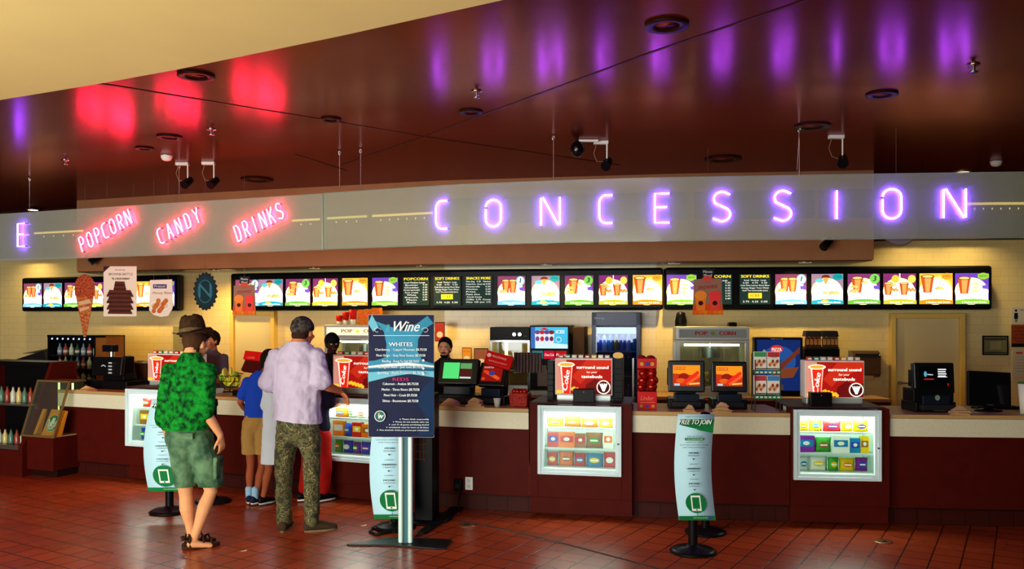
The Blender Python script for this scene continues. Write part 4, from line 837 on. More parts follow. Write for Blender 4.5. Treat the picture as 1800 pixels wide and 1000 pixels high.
for q in range(2):
    for i in range(9):
        x = .44-.095*i; c1 = ((200, 210, 190), (150, 60, 40), (80, 120, 100), (210, 190, 120))[(i+q) % 4]
        mb = MB(); mb.lathe([(.028, 0), (.03, .02), (.03, .11), (.012, .15), (.012, .175)], mat('bottle_%d_%d_%d' % c1, c1, .2), n=12); b = mb.build('bottle'); b.location = world_of(t, (x, .02 if q == 0 else .12, z1-.069 if q == 0 else (H+z1)/2-.028)); mb = MB(); mb.cyl((0, 0, .175), (0, 0, .19), .014, DARK, n=10); mb.build('bottle_cap', b)
        tag(b, 'drink bottle in the open cooler at the far left, %s shelf, %s from the right' % (('lower', 'upper')[q], (ordn+['ninth'])[i]), 'bottle', 'bottles in the left cooler')
X, Y = PC.hit(66, -.32); r = math.atan(PC.slope(X)); s = F/Y; w = .50
t = thing('pastry_case', 'sloping glass pastry case at the left end with coffee bags inside', 'display case', (X, Y, 0), r)
zA = zpx(768, Y); zB = zpx(672, Y)
mb = MB(); mb.box(0, .2, .08, w, .42, zA-.08, MAROON); mb.box(0, .24, 0, w-.04, .36, .08, pr(36, 14, 12)); mb.build('base_cabinet', t, bev=.004)
gl = glass('pastry_glass', (225, 235, 215), .04, .1); gold = mat('bronze_trim', (150, 120, 70), .3, .5)
mb = MB(); A = (-.01, zA); B = (.2, zB)
for sx in (-1, 1): mb.side([A, (A[0]+.02, A[1]), (B[0]+.02, B[1]), B], sx*w/2-.012, sx*w/2+.012, gold)
mb.box(0, .31, zB-.01, w, .24, .02, gold); mb.box(0, 0, zA, w, .03, .02, gold); mb.box(0, .4, zA, w, .02, zB-zA, mat('case_dark', (40, 34, 24), .5)); mb.build('frame', t)
mb = MB(); mb.add([(-w/2, A[0]+.005, A[1]), (w/2, A[0]+.005, A[1]), (w/2, B[0]+.005, B[1]), (-w/2, B[0]+.005, B[1])], [(0, 1, 2, 3)], gl); mb.side([A, (.4, zA), (.4, zB), B], -w/2, -w/2+.004, gl); mb.build('glass_front', t)
mb = MB(); mb.box(0, .2, zA+.001, w-.03, .38, .01, pr(205, 180, 120)); mb.build('tray', t); mb = MB(); [mb.cyl((x, .36, zA+.02), (x, .36, zB-.03), .012, lit(210, 240, 170, 1.4)) for x in (-.1, .12)]; mb.build('light_tube', t)
def coffee_bag(x, y, w, h, lab, siren):
    mb = MB(); kb = mat('kraft_orange', (216, 140, 30), .5); mb.side([(-.035, 0), (.035, 0), (.01+.1, h), (.09, h)], -w/2, w/2, kb); start = len(mb.v)
    if siren:
        g = pr(0, 110, 70); wh = pr(235, 240, 232); R = w*.36
        mb.disc(0, 0, R, R*1.15, wh); mb.disc(0, 0, R*.95, R*1.1, g); mb.disc(0, R*.2, R*.28, R*.3, wh); mb.poly([(-R*.3, R*.45), (-R*.2, R*.75), (-R*.08, R*.55), (0, R*.85), (R*.08, R*.55), (R*.2, R*.75), (R*.3, R*.45)], wh)
        for sx in (-1, 1):
            mb.line([(sx*R*.2, R*.3), (sx*R*.38, 0), (sx*R*.3, -R*.5)], R*.12, wh); mb.line([(sx*R*.35, -R*.85), (sx*R*.6, -R*.3), (sx*R*.62, R*.2), (sx*R*.8, R*.45)], R*.16, wh); mb.line([(sx*R*.06, -R*.1), (sx*R*.2, -R*.6), (sx*R*.1, -R*.95)], R*.13, wh)
            for q in range(4): mb.line([(sx*R*.66, -R*.4+R*.2*q), (sx*R*.9, -R*.42+R*.2*q)], R*.06, wh)
        mb.poly([(-R*.2, R*.0), (R*.2, R*.0), (R*.12, -R*.4), (-R*.12, -R*.4)], wh)
        mb.xf(Matrix.Translation((0, .015, h*.5)) @ Matrix.Rotation(-.41, 4, 'X') @ Matrix.Translation((0, -.004, 0)), start)
    mb.xf(Matrix.Rotation(.05, 4, 'Y')); o = mb.build('coffee_bag'); o.location = world_of(t, (x, y, zA+.012)); o.rotation_euler.z = t.rotation_euler.z; tag(o, lab, 'coffee bag')
coffee_bag(.13, .07, .24, .28, 'orange coffee bag with a round green and white emblem in the pastry case', True)
coffee_bag(-.17, .1, .11, .28, 'plain orange coffee bag at the left in the pastry case', False)
# things behind the left end
t, w, h = place('bottle_shelf', 'black wine bottle shelf below the ice cream cone sign', 'shelf', 83, 184, 589, .9, 1.3)
mb = MB(); mb.box(0, .32, 0, w, .02, h, BLACK); mb.box(-w/2+.01, .16, 0, .02, .33, h, BLACK); mb.box(w*.32, .16, 0, .02, .33, h, BLACK); mb.box(w*.41, .16, 0, w*.18, .3, h, mat('tan_side', (140, 84, 34), .5)); mb.box(0, .16, h-.03, w, .34, .03, BLACK)
zsh = [0, h*.28, h*.56]; mb.build('carcass', t, bev=.003); mb = MB(); [mb.box(-w*.09, .16, z, w*.8, .3, .015, DARK) for z in zsh]; [mb.cyl((-w*.45+w*.095*i, .02, h-.06), (-w*.45+w*.095*i, .03, h-.045), .01, lit(160, 180, 220, 2), n=8) for i in range(8)]; mb.build('shelf', t)
k = 0
for q, z in enumerate(zsh):
    for i in range(7):
        c1 = ((190, 205, 160), (160, 70, 60), (120, 150, 170), (50, 80, 60))[(i*3+q) % 4]; mb = MB(); sc_ = .9
        mb.lathe([(.03, 0), (.032, .015), (.032, .12), (.011, .17), (.011, .215)], mat('winebottle_%d_%d_%d' % c1, c1, .15), n=10); b = mb.build('wine_bottle'); b.scale = (1, 1, .8 if q < 2 else .72); b.location = world_of(t, (-w*.43+w*.105*i, .13, z+.016))
        mb = MB(); mb.lathe([(.0325, .04), (.0325, .09)], pr(220, 215, 190), n=10); mb.build('bottle_label', b); tag(b, 'bottle on the %s tier of the black wine shelf, %s from the left' % (('bottom', 'middle', 'top')[q], ordn[i]), 'bottle', 'bottles on the black shelf')
for i, (px, yt) in enumerate(((106, 632), (117, 642))):
    t, w, h = place('syrup_bottle', 'cream pump bottle behind the pastry case, %s of two' % ('left and taller', 'right and shorter')[i], 'bottle', px-7, px+7, yt, .93, .5); mb = MB(); mb.lathe([(.042, 0), (.045, .02), (.045, h*.7), (.02, h*.82), (.016, h*.86)], pr(226, 190, 120, .3)); mb.build('bottle', t); mb = MB(); mb.cyl((0, 0, h*.86), (0, 0, h), .014, pr(225, 205, 160), n=10); mb.build('pump', t)
t, w, h = place('side_counter', 'low service counter behind the pastry case', 'counter', 100, 150, 665, 0, .36); mb = MB(); mb.box(0, .1, 0, w*1.6, .3, .86, pr(60, 26, 20)); mb.build('body', t); mb = MB(); mb.box(0, .1, .86, w*1.7, .34, .04, pr(206, 170, 110)); mb.build('worktop', t, bev=.004)
t, w, h = place('printer', 'black printer with a raised tray at the far left behind the cooler', 'printer', 20, 82, 608, .84, 2.0); mb = MB(); mb.box(0, .2, 0, w, .36, h*.45, BLACK); mb.box(-.02, .18, h*.45, w*.9, .3, h*.3, DARK, ry=-.25); mb.build('body', t, bev=.01); mb = MB(); mb.box(.0, .1, h*.2, w*.7, .3, .01, pr(210, 205, 190)); mb.box(.03, .2, h*.85, w*.8, .2, .01, pr(170, 150, 110), ry=-.15); mb.build('paper_tray', t)
# ================================================================ BACK COUNTER MACHINES
def popcorn(x0, x1, yt, label, on):
    t, w, h = place('popcorn_machine', label, 'popcorn machine', x0, x1, yt, BT, -.62, PW); sil = mat('machine_silver', (196, 200, 190), .3, .4); hh = .165
    mb = MB(); mb.box(0, .25, 0, w, .5, .1, sil)
    for sx in (-1, 1):
        for yy in (.02, .48): mb.box(sx*(w/2-.025), yy, .1, .05, .05, h-hh-.1, sil)
    mb.box(0, .25, h-hh-.03, w, .52, .03, sil); mb.box(0, .49, .1, w-.04, .01, h-hh-.1, mat('machine_back', (190, 170, 130) if on else (120, 150, 150), .25, .3)); mb.build('cabinet', t, bev=.005)
    mb = MB(); mb.box(0, .25, h-hh, w, .54, hh, sil); mb.build('header', t, bev=.012)
    mb = MB(); face = lit(255, 246, 190, 1.3) if on else pr(150, 158, 150); rd = pr(180, 30, 20) if on else pr(170, 30, 30)
    mb.rect(-w*.46, h-hh*.82, w*.46, h-hh*.2, face); mb.text('POP', -w*.16, h-hh*.5, .065, rd, wid=w*.16, bold=.003); mb.text('CORN', w*.2, h-hh*.5, .065, rd, wid=w*.22, bold=.003)
    for i in range(4): mb.disc(-.0+.012*math.cos(i*1.57), h-hh*.5+.012*math.sin(i*1.57), .014, .014, lit(240, 220, 60, 1.1) if on else pr(130, 140, 60), n=9)
    mb.xf(Matrix.Translation((0, -.022, 0))); mb.build('lit_header_face', t)
    mb = MB(); mb.box(0, .004, .12, w-.1, .006, h-hh-.15, glass('popper_glass', (225, 235, 230), .0, .05)); mb.build('glass_front', t)
    mb = MB(); kz = h-hh-.22; mb.cyl((0, .25, kz), (0, .25, kz+.13), .12, STEEL, n=20); mb.cyl((0, .25, kz+.13), (0, .25, h-hh), .02, STEEL); mb.build('kettle', t)
    mb = MB(); mb.cyl((-w*.38, .1, h-hh-.06), (w*.38, .1, h-hh-.06), .014, lit(255, 244, 210, 9)); mb.build('light_tube', t); lamp('POINT', 'popper_light', world_of(t, (0, .15, h-hh-.12)), (0, 0, 0), 3.0, (1, .8, .4) if on else (.8, .95, 1), shadow_soft_size=.05)
    mb = MB(); random.seed(3); vs = []; pc = mat('popcorn', (244, 206, 110), .7)
    for i in range(90): mb.blob((random.uniform(-w*.42, w*.42), random.uniform(.08, .45), .11+random.uniform(0, .16)), (.028, .028, .024), pc, 6, 4)
    o = mb.build('popcorn_heap', t); o['kind'] = 'stuff'
    return t, w, h
tp1, w, h = popcorn(570, 690, 571, 'lit popcorn machine with red cups on top, behind the white-shirted man', True)
Yp = tp1.location.y; sp = F/Yp
for i, (x0, x1, yt, col) in enumerate(((577, 590, 554, (190, 24, 20)), (590, 603, 548, (180, 20, 18)), (604, 618, 544, (190, 24, 20)))):
    zt = tp1.location.z+h; x = ((x0+x1)/2-630)/sp; hh = zpx(yt, Yp)-zt; r0 = (x1-x0)/sp/2; mb = MB(); mb.lathe([(r0*.7, 0), (r0*.78, hh*.35)], pr(200, 196, 180, .3)); mb.lathe([(r0*.78, hh*.35), (r0, hh)], pr(*col, .4)); mb.ring(0, hh*.72, r0*.45, .006, pr(240, 140, 120)); 
    o = mb.build('drink_cup'); o.location = world_of(tp1, (x, .12, h)); o.rotation_euler.z = tp1.rotation_euler.z; tag(o, 'red paper cup on the lit popcorn machine, %s' % ('smallest and leftmost', 'middle of three', 'tallest of three')[i], 'cup', 'cups on the popcorn machine')
for i, (x0, x1, yt) in enumerate(((620, 634, 544), (633, 648, 543), (647, 662, 541))):
    x = ((x0+x1)/2-630)/sp; hh = zpx(yt, Yp)-(tp1.location.z+h); ww = (x1-x0)/sp; mb = MB(); mb.box(0, .05, 0, ww, .09, hh, mat('popbag', (226, 120, 30), .5, noise=.3, nscale=30)); mb.disc(0, hh*.6, ww*.3, ww*.3, pr(240, 90, 50), y=-.001)
    o = mb.build('popcorn_bag'); o.location = world_of(tp1, (x, .12, h)); o.rotation_euler.z = tp1.rotation_euler.z; tag(o, 'orange popcorn bag standing on the lit popcorn machine, %s' % ('left of three', 'middle of three', 'right of three, beside the wine board')[i], 'popcorn bag', 'bags on the popcorn machine')
tp2, w, h = popcorn(1188, 1317, 574, 'silver popcorn machine with an unlit header, behind the two orange-picture registers', False)
o = thing('knit_hat', 'black rounded knit figure-like hat standing on the right popcorn machine', 'hat', world_of(tp2, (-.36, .2, h+.001)), 0); mb = MB(); mb.lathe([(.07, 0), (.075, .06), (.06, .13), (.05, .17), (.012, .185)], BLACK, n=18); mb.build('crown', o); mb = MB(); mb.lathe([(.075, 0), (.076, .012)], DARK); mb.build('band', o)
o['label'] = 'black rounded cap standing on the right popcorn machine, left side'
o = thing('small_box', 'small black box on the right popcorn machine', 'box', world_of(tp2, (.26, .2, h+.001)), 0); mb = MB(); mb.box(0, 0, 0, .1, .08, .045, BLACK); mb.build('body', o, bev=.004); mb = MB(); mb.box(0, 0, .045, .07, .05, .006, DARK); mb.build('lid', o)
# food warmer cabinet
t, w, h = place('food_warmer', 'black and steel glass food warmer with two knobs, left of the blue soda dispenser', 'warmer', 861, 931, 575, BT, -.6, PW)
mb = MB(); mb.box(0, .25, h-.17, w, .5, .17, BLACK); mb.build('control_head', t, bev=.006); mb = MB()
for sx in (-1, 1): mb.box(sx*(w/2-.015), .02, 0, .03, .03, h-.17, STEEL); mb.box(sx*(w/2-.015), .48, 0, .03, .03, h-.17, STEEL)
mb.box(0, .25, 0, w, .5, .1, STEEL); mb.box(0, .0, h-.185, w, .02, .02, CHROME); mb.box(0, .49, .1, w, .01, h-.27, mat('warm_back', (190, 150, 90), .5)); [mb.box(0, .25, z, w-.06, .44, .01, STEEL) for z in (h*.34, h*.56)]; mb.build('frame', t)
mb = MB(); [mb.cyl((x, 0, h-.09), (x, -.02, h-.09), .022, CHROME) for x in (.06, .13)]; mb.text('heat', .2, h-.11, .018, pr(180, 180, 180)); mb.build('knob', t); mb = MB(); mb.box(0, .006, .1, w-.06, .004, h-.29, glass('popper_glass', (225, 235, 230), .0, .05)); mb.build('glass_door', t)
mb = MB(); mb.cyl((-.08, .2, h*.56), (-.08, .2, h-.17), .02, lit(255, 226, 150, 5)); mb.build('heat_lamp', t); lamp('POINT', 'warmer_light', world_of(t, (-.05, .15, h*.7)), (0, 0, 0), 2, (1, .7, .3), shadow_soft_size=.04)
# soda dispenser
t, w, h = place('soda_dispenser', 'tall soda dispenser with a blue lit picture and red logo labels', 'drinks dispenser', 931, 1000, 572, BT, -.66, PW)
mb = MB(); mb.box(0, .3, 0, w, .58, h, BLACK); mb.box(w*.72, .35, 0, w*.3, .46, h-.02, pr(96, 66, 36)); mb.build('body', t, bev=.006)
mb = MB(); z0, z1 = h-.285, h-.02; mb.rect(-w*.47, z0, w*.47, z1, lit(70, 190, 226, 1.05)); mb.poly([(-w*.47, z0), (w*.47, z0), (w*.47, z0+.05), (-w*.47, z0+.09)], lit(200, 235, 240, 1.1)); mb.rect(-w*.47, z0, -w*.36, z1, lit(60, 110, 190, 1))
for i, c1 in enumerate(((120, 70, 130), (200, 40, 40), (90, 70, 150), (120, 40, 60))): x = -w*.3+w*.12*i; mb.poly([(x-w*.05, z0+.04), (x+w*.05, z0+.04), (x+w*.07, z0+.2), (x-w*.07, z0+.2)], lit(230, 235, 240, 1)); mb.disc(x, z0+.12, w*.05, .03, lit(*c1, 1)); mb.disc(x, z0+.2, w*.07, .025, lit(*c1, 1))
mb.poly([(-w*.25, z1-.03), (-w*.12, z1-.005), (w*.02, z1-.04)], lit(210, 30, 40, 1)); mb.text('ICEE', w*.28, z1-.06, .06, lit(240, 240, 250, 1.1), wid=w*.22, bold=.002); mb.ring(w*.24, z0+.11, .035, .006, lit(240, 245, 250, 1.1)); mb.text('BAR', w*.24, z0+.11, .025, lit(30, 60, 140, 1)); mb.text('Coca-Cola', w*.28, z0+.03, .03, lit(240, 245, 250, 1), wid=w*.24)
mb.build('lit_picture', t); mb = MB()
for x, c1, tx in ((-w*.3, (40, 130, 140), 'Sprite'), (0, (214, 20, 50), 'Coca-Cola'), (w*.3, (200, 24, 30), 'Fanta')): mb.rect(x-w*.14, z0-.13, x+w*.14, z0-.03, lit(*c1, .8)); mb.text(tx, x, z0-.08, .045, lit(245, 245, 245, 1.1), wid=w*.24, shear=.2)
mb.build('flavour_label', t); mb = MB(); [mb.box(x, -.04, z0-.26, .05, .09, .08, DARK) for x in (-w*.3, 0, w*.3)]; mb.build('tap', t, bev=.005); mb = MB(); mb.box(0, -.06, .0, w*.9, .14, .05, STEEL); mb.rect(-w*.3, .1, w*.25, .36, pr(130, 126, 120), y=-.004); mb.build('drip_tray', t)
# bag rack
t, w, h = place('bag_rack', 'dark rack of brown folded bags left of the third drink sign', 'rack', 901, 949, 620, HCt, .3)
mb = MB(); mb.cyl((0, .1, 0), (0, .1, h), .01, BMET); mb.box(0, .1, 0, .2, .16, .012, BMET); mb.cyl((-w/2, .05, h-.01), (w/2, .05, h-.01), .006, BMET); mb.build('stand', t)
for i in range(9): mb = MB(); x = -w*.46+w*.115*i; mb.side([(.02, h-.19), (.06, h-.19), (.075, h), (.03, h)], x-.005, x+.016, mat('dark_bag_%d' % (i % 2), ((66, 26, 16), (44, 20, 16))[i % 2], .35)); o = mb.build('folded_bag'); o.location = world_of(t, (0, 0, 0)); o.rotation_euler.z = t.rotation_euler.z; tag(o, 'dark brown bag hanging on the rack left of the third drink sign', 'bag', 'bags hanging on the rack')
t, w, h = place('red_basket', 'low red basket of snack bags on the counter below the bag rack', 'basket', 896, 926, 680, HCt, .1); mb = MB(); mb.box(0, .08, 0, w, .16, h*.7, mat('red_wire', (170, 40, 26), .4, noise=.6, nscale=50), taper=1.1); mb.build('basket', t, bev=.01); mb = MB(); [mb.blob((-w*.3+w*.2*i, .07, h*.75), (.03, .05, .03), shiny, 8, 5) for i in range(4)]; o = mb.build('snack_bags', t)
# blue fridge
t, w, h = place('drinks_fridge', 'tall dark blue glass-door drinks fridge behind the red candy stand', 'fridge', 1040, 1126, 549, 0, -.72, PW); nb = mat('navy_metal', (8, 14, 44), .3, .2)
mb = MB(); mb.box(0, .66, 0, w, .04, h, nb); mb.box(-w/2+.03, .34, 0, .06, .68, h, nb); mb.box(w/2-.03, .34, 0, .06, .68, h, nb); mb.box(0, .34, h-.16, w, .68, .16, nb); mb.box(0, .34, 0, w, .68, .3, nb); mb.build('cabinet', t, bev=.006)
mb = MB(); mb.text('BEVERAGE-AIR', -w*.32, h-.07, .03, pr(200, 210, 225), wid=w*.18, y=None) if False else mb.text('Beverage', -w*.34, h-.07, .035, pr(200, 210, 225), wid=w*.2); mb.build('nameplate', t)
mb = MB(); mb.box(0, .04, h-.26, w*.82, .04, .075, lit(235, 248, 255, 4)); mb.build('light_strip', t); mb = MB(); fs = (1.02, 1.3, 1.52-.06)
fs = (.74, 1.08, 1.38)
for z in fs: mb.box(0, .35, z-.012, w-.13, .55, .012, STEEL); mb.box(0, .06, z-.014, w-.13, .012, .018, WHITE)
mb.build('shelf', t); mb = MB(); mb.box(0, -.0, .32, w-.1, .006, h-.5, glass('fridge_glass', (150, 170, 210), .0, .05)); mb.box(w/2-.09, -.03, .7, .02, .03, .6, STEEL); mb.build('glass_door', t)
lamp('AREA', 'fridge_light', world_of(t, (0, .12, h-.28)), (-.3, 0, 0), 3, (.7, .85, 1), shape='RECTANGLE', size=.5, size_y=.06)
for q, z in enumerate(fs):
    for i in range(7):
        c1 = ((60, 90, 170), (190, 200, 210), (60, 140, 170), (150, 120, 40))[(i+2*q) % 4]; mb = MB(); mb.lathe([(.032, 0), (.034, .02), (.034, .13), (.013, .18), (.013, .215)], mat('fridge_bottle_%d_%d_%d' % c1, c1, .15), n=12); b = mb.build('bottle'); b.location = world_of(t, (-w*.38+w*.125*i, .12, z+.002))
        mb = MB(); mb.cyl((0, 0, .215), (0, 0, .235), .015, pr(230, 230, 230), n=8); mb.build('bottle_cap', b); tag(b, 'drink bottle in the tall blue fridge, %s shelf, %s from the left' % (('lower', 'middle', 'upper')[q], ordn[i]), 'bottle', 'bottles in the blue fridge')
# ice cream freezer with big picture
t, w, h = place('picture_panel', 'dark blue lit food picture in a black frame behind the snack rack', 'picture', 1326, 1411, 593, BT, -.55, PW)
mb = MB(); mb.box(0, .08, 0, w, .16, h, BLACK); mb.build('frame', t, bev=.006); mb = MB(); z = lambda v: h*v
mb.rect(-w*.45, z(.1), w*.45, z(.96), lit(20, 44, 110, .8)); mb.disc(0, z(.6), w*.36, h*.26, lit(36, 84, 160, .8)); mb.poly([(-w*.06, z(.35)), (w*.44, z(.75)), (w*.44, z(.84)), (-w*.1, z(.45))], lit(120, 50, 30, .8)); mb.poly([(-w*.14, z(.3)), (w*.3, z(.32)), (w*.42, z(.5)), (-.1*w, z(.46))], lit(140, 70, 40, .7))
mb.disc(-w*.04, z(.8), w*.13, h*.07, lit(214, 50, 50, .9)); mb.text('PIZZA', -w*.04, z(.79), .06, lit(240, 220, 210, 1), wid=w*.2, bold=.002); mb.poly([(-w*.4, z(.7)), (-w*.3, z(.8)), (-w*.2, z(.72))], lit(170, 160, 130, .7)); mb.text('fresh and hot', -.02, z(.975), .02, pr(220, 220, 220), wid=w*.25); mb.poly([(-w*.08, z(.1)), (0, z(.1)), (w*.03, z(.6)), (-w*.03, z(.6))], lit(160, 40, 60, .7)); mb.rect(-w*.02, z(.11), w*.1, z(.2), pr(150, 140, 120)); mb.build('lit_picture', t)
for i, px in enumerate((1431, 1461)):
    t, w, h = place('bottle_carrier', 'black carton of bottles with brown labels on the wall shelf, %s of two' % ('left', 'right')[i], 'bottle carrier', px-15, px+14, 580, 1.42, -.5, PW)
    mb = MB(); mb.box(0, .1, h-.08, w, .2, .07, mat('carrier_card', (22, 22, 30), .4), taper=.85); mb.box(0, .1, -.0, w, .2, .02, DARK); mb.build('carton', t, bev=.004); mb = MB()
    for k in range(4): mb.lathe([(.026, .02), (.027, h*.5), (.014, h*.75), (.014, h*.85)], mat('amber_glass_%d' % i, ((120, 56, 20), (96, 70, 40))[i], .15), c=(-w*.36+w*.24*k, .04, 0), n=10); mb.box(-w*.36+w*.24*k, .013, h*.2, .035, .004, h*.3, pr(190, 130, 70))
    mb.build('bottles', t)
t, w, h = place('black_shelf_unit', 'black shelf unit with clip labels below the bottle carriers', 'shelf', 1414, 1476, 604, BT, -.56, PW); mb = MB(); mb.box(0, .2, 0, w, .4, 1.42-BT-.002, BLACK); mb.build('body', t, bev=.004)
mb = MB(); [mb.line([(x, h-.32), (x, h-.22)], .01, pr(150, 150, 140)) for x in (-w*.24, -w*.2, w*.22, w*.26)]; mb.build('clip', t)
t, w, h = place('towel_dispenser', 'brown smoked plastic paper towel dispenser on the tiled wall', 'dispenser', 1500, 1549, 617, 1.06, -.26, PW); mb = MB(); mb.side([(.24, 0), (.24, h), (.08, h), (.0, h*.85), (.0, h*.1), (.06, 0)], -w/2, w/2, mat('smoked_plastic', (74, 52, 34), .2)); mb.build('body', t, bev=.01); mb = MB(); mb.box(0, -.003, h*.78, w*.85, .006, h*.12, DARK); mb.box(0, .03, -.03, w*.5, .002, .05, PAPER); mb.build('window', t)
# wall pieces between machines
for x0, x1, y0, y1, lab, col in ((812, 829, 611, 640, 'orange snack menu picture behind the bearded cashier', (236, 140, 30)), (833, 858, 612, 650, 'picture of a sandwich standing behind the red-picture register', (150, 84, 50)), (764, 782, 566, 600, 'red notice on the wall above the bearded cashier', (190, 50, 30))):
    X, Y = PW.hit((x0+x1)/2, -.35); t = thing('wall_picture', lab, 'picture', (X, Y, zpx(y1, Y)), math.atan(PW.slope(X))); w = (x1-x0)*Y/F; h = (y1-y0)*Y/F
    mb = MB(); mb.box(0, .005, 0, w, .01, h, DARK); mb.box(0, .17, -.0, .02, .33, .02, DARK); mb.build('frame', t); mb = MB(); mb.rect(-w*.45, h*.04, w*.45, h*.96, lit(*col, .9)); mb.disc(0, h*.35, w*.32, h*.16, lit(250, 210, 140, .8)); mb.text('HOT DOG' if y0 > 600 else 'NOTICE', 0, h*.78, h*.14, lit(200, 60, 30, .8), wid=w*.7); mb.build('print', t)
# framed notice and signs on the right wall
t, w, h = place('framed_notice', 'black framed certificate on the plain wall above the monitor', 'picture', 1728, 1771, 590, 0, -.03, PW); Y = t.location.y; t.location.z = zpx(624, Y); h = 34*Y/F; w = 43*Y/F
mb = MB(); [mb.box(x, 0, z, a, .02, b, BLACK) for x, z, a, b in ((-w/2+.008, 0, .016, h), (w/2-.008, 0, .016, h), (0, 0, w, .016), (0, h-.016, w, .016))]; mb.build('frame', t, bev=.002)
mb = MB(); mb.rect(-w*.46, .01, w*.46, h-.01, pr(120, 116, 78, .2)); mb.rect(-w*.42, h*.78, w*.42, h*.86, pr(60, 50, 40)); mb.rect(-w*.42, h*.1, w*.42, h*.16, pr(60, 60, 40)); mb.rect(-w*.2, h*.28, w*.22, h*.7, pr(150, 140, 90)); mb.build('certificate', t)
for x0, x1, y0, y1, lab, kind in ((1779, 1803, 540, 569, 'white restroom sign with a black figure at the right edge', 0), (1779, 1812, 571, 610, 'rust red notice with rows of lettering at the right edge', 1), (1781, 1808, 615, 665, 'pale notice sheet below the rust red one', 2)):
    X, Y = PW.hit((x0+x1)/2, -.02); t = thing('wall_sign', lab, 'sign', (X, Y, zpx(y1, Y)), math.atan(PW.slope(X))); w = (x1-x0)*Y/F; h = (y1-y0)*Y/F; mb = MB(); mb.box(0, .004, 0, w, .008, h, (pr(205, 196, 170), pr(140, 60, 34), pr(190, 178, 150))[kind]); mb.build('sign_plate', t)
    mb = MB(); dk = pr(20, 18, 20)
    if kind == 0: mb.disc(-w*.2, h*.8, .014, .016, dk); mb.poly([(-w*.32, h*.66), (-w*.08, h*.66), (-w*.06, h*.3), (-w*.34, h*.3)], dk); mb.rect(-w*.26, h*.1, -w*.21, h*.3, dk); mb.rect(-w*.18, h*.1, -w*.13, h*.3, dk); mb.text('Employees', w*.2, h*.85, .02, dk, wid=w*.3)
    elif kind == 1: [mb.text(('NOTICE', 'NO ONE UNDER', '21 YEARS', 'MAY PURCHASE', 'ALCOHOL')[i], 0, h*(.86-.15*i), h*.09, dk, wid=w*(.6, .8, .6, .85, .5)[i]) for i in range(5)]; mb.rect(-w/2, 0, w/2, h*.16, dk)
    else: mb.rect(-w*.3, h*.86, w*.1, h*.93, pr(190, 60, 50)); [mb.line([(-w*.35, h*(.75-.1*i)), (w*.3, h*(.75-.1*i))], .004, pr(130, 120, 100)) for i in range(6)]
    mb.build('print', t)
t, w, h = place('paper_notice', 'cream paper sheet on the wall behind the hat of the green-shirted man', 'sign', 304, 370, 574, 1.3, -.02, PW); mb = MB(); mb.box(0, .004, 0, w, .008, h, pr(150, 140, 90)); mb.build('sheet', t); mb = MB(); [mb.line([(-w*.35, h*(.8-.12*i)), (w*.35, h*(.8-.12*i))], .006, pr(90, 80, 50)) for i in range(5)]; mb.build('print', t)
t, w, h = place('napkin_tray', 'white papers and dark tray beside the left register', 'tray', 220, 256, 634, HCt-.02, .75); mb = MB(); mb.box(0, .12, 0, w, .25, h-.03, mat('tray_brown', (70, 40, 24), .4)); mb.build('body', t, bev=.006); mb = MB(); mb.box(0, .1, h-.029, w*.9, .2, .02, pr(200, 186, 150)); mb.box(.03, .05, h-.008, .05, .06, .006, BLACK); mb.build('papers', t)
t, w, h = place('condiment_box', 'dark box on the counter right of the wire basket, by the blue-shirted child', 'box', 408, 434, 686, HCt, .1); mb = MB(); mb.box(0, .08, 0, w, .16, h, BLACK); mb.build('body', t, bev=.006); mb = MB(); mb.box(0, .08, h, w*.8, .1, .01, pr(150, 40, 30)); mb.build('lid', t)
# ================================================================ PEOPLE
def sweep(mb, pts, rad, m, side=(1, 0, 0), n=14, cap=True):
    """one tapering limb through the points; rad = (across, deep) per point; rounded ends"""
    pts = [Vector(p) for p in pts]; rad = [(r, r) if not isinstance(r, tuple) else r for r in rad]
    P, R = [], []
    def tang(i): a = pts[max(i-1, 0)]; b = pts[min(i+1, len(pts)-1)]; return (b-a).normalized()
    if cap:
        d = tang(0)
        for k in (.0, .5, .85): P.append(pts[0]-d*min(rad[0])*(1-k)**.5*.9); R.append((rad[0][0]*max(.12, math.sqrt(1-(1-k)**1.0)), rad[0][1]*max(.12, math.sqrt(1-(1-k)**1.0))))
    P += pts; R += rad
    if cap:
        d = tang(len(pts)-1)
        for k in (.85, .5, .0): P.append(pts[-1]+d*min(rad[-1])*(1-k)**.5*.9); R.append((rad[-1][0]*max(.12, math.sqrt(k)), rad[-1][1]*max(.12, math.sqrt(k))))
    vs = []; S = Vector(side)
    for i, p in enumerate(P):
        d = (P[min(i+1, len(P)-1)]-P[max(i-1, 0)]).normalized(); u = (S-d*S.dot(d)); u = u.normalized() if u.length > .05 else d.orthogonal().normalized(); w = d.cross(u)
        for k in range(n): a = 2*PI*k/n; vs.append(p+u*math.cos(a)*R[i][0]+w*math.sin(a)*R[i][1])
    N = len(P); fs = [(i*n+k, i*n+(k+1) % n, (i+1)*n+(k+1) % n, (i+1)*n+k) for i in range(N-1) for k in range(n)]
    fs += [tuple(range(n-1, -1, -1)), tuple((N-1)*n+k for k in range(n))]
    return mb.add(vs, fs, m, True)
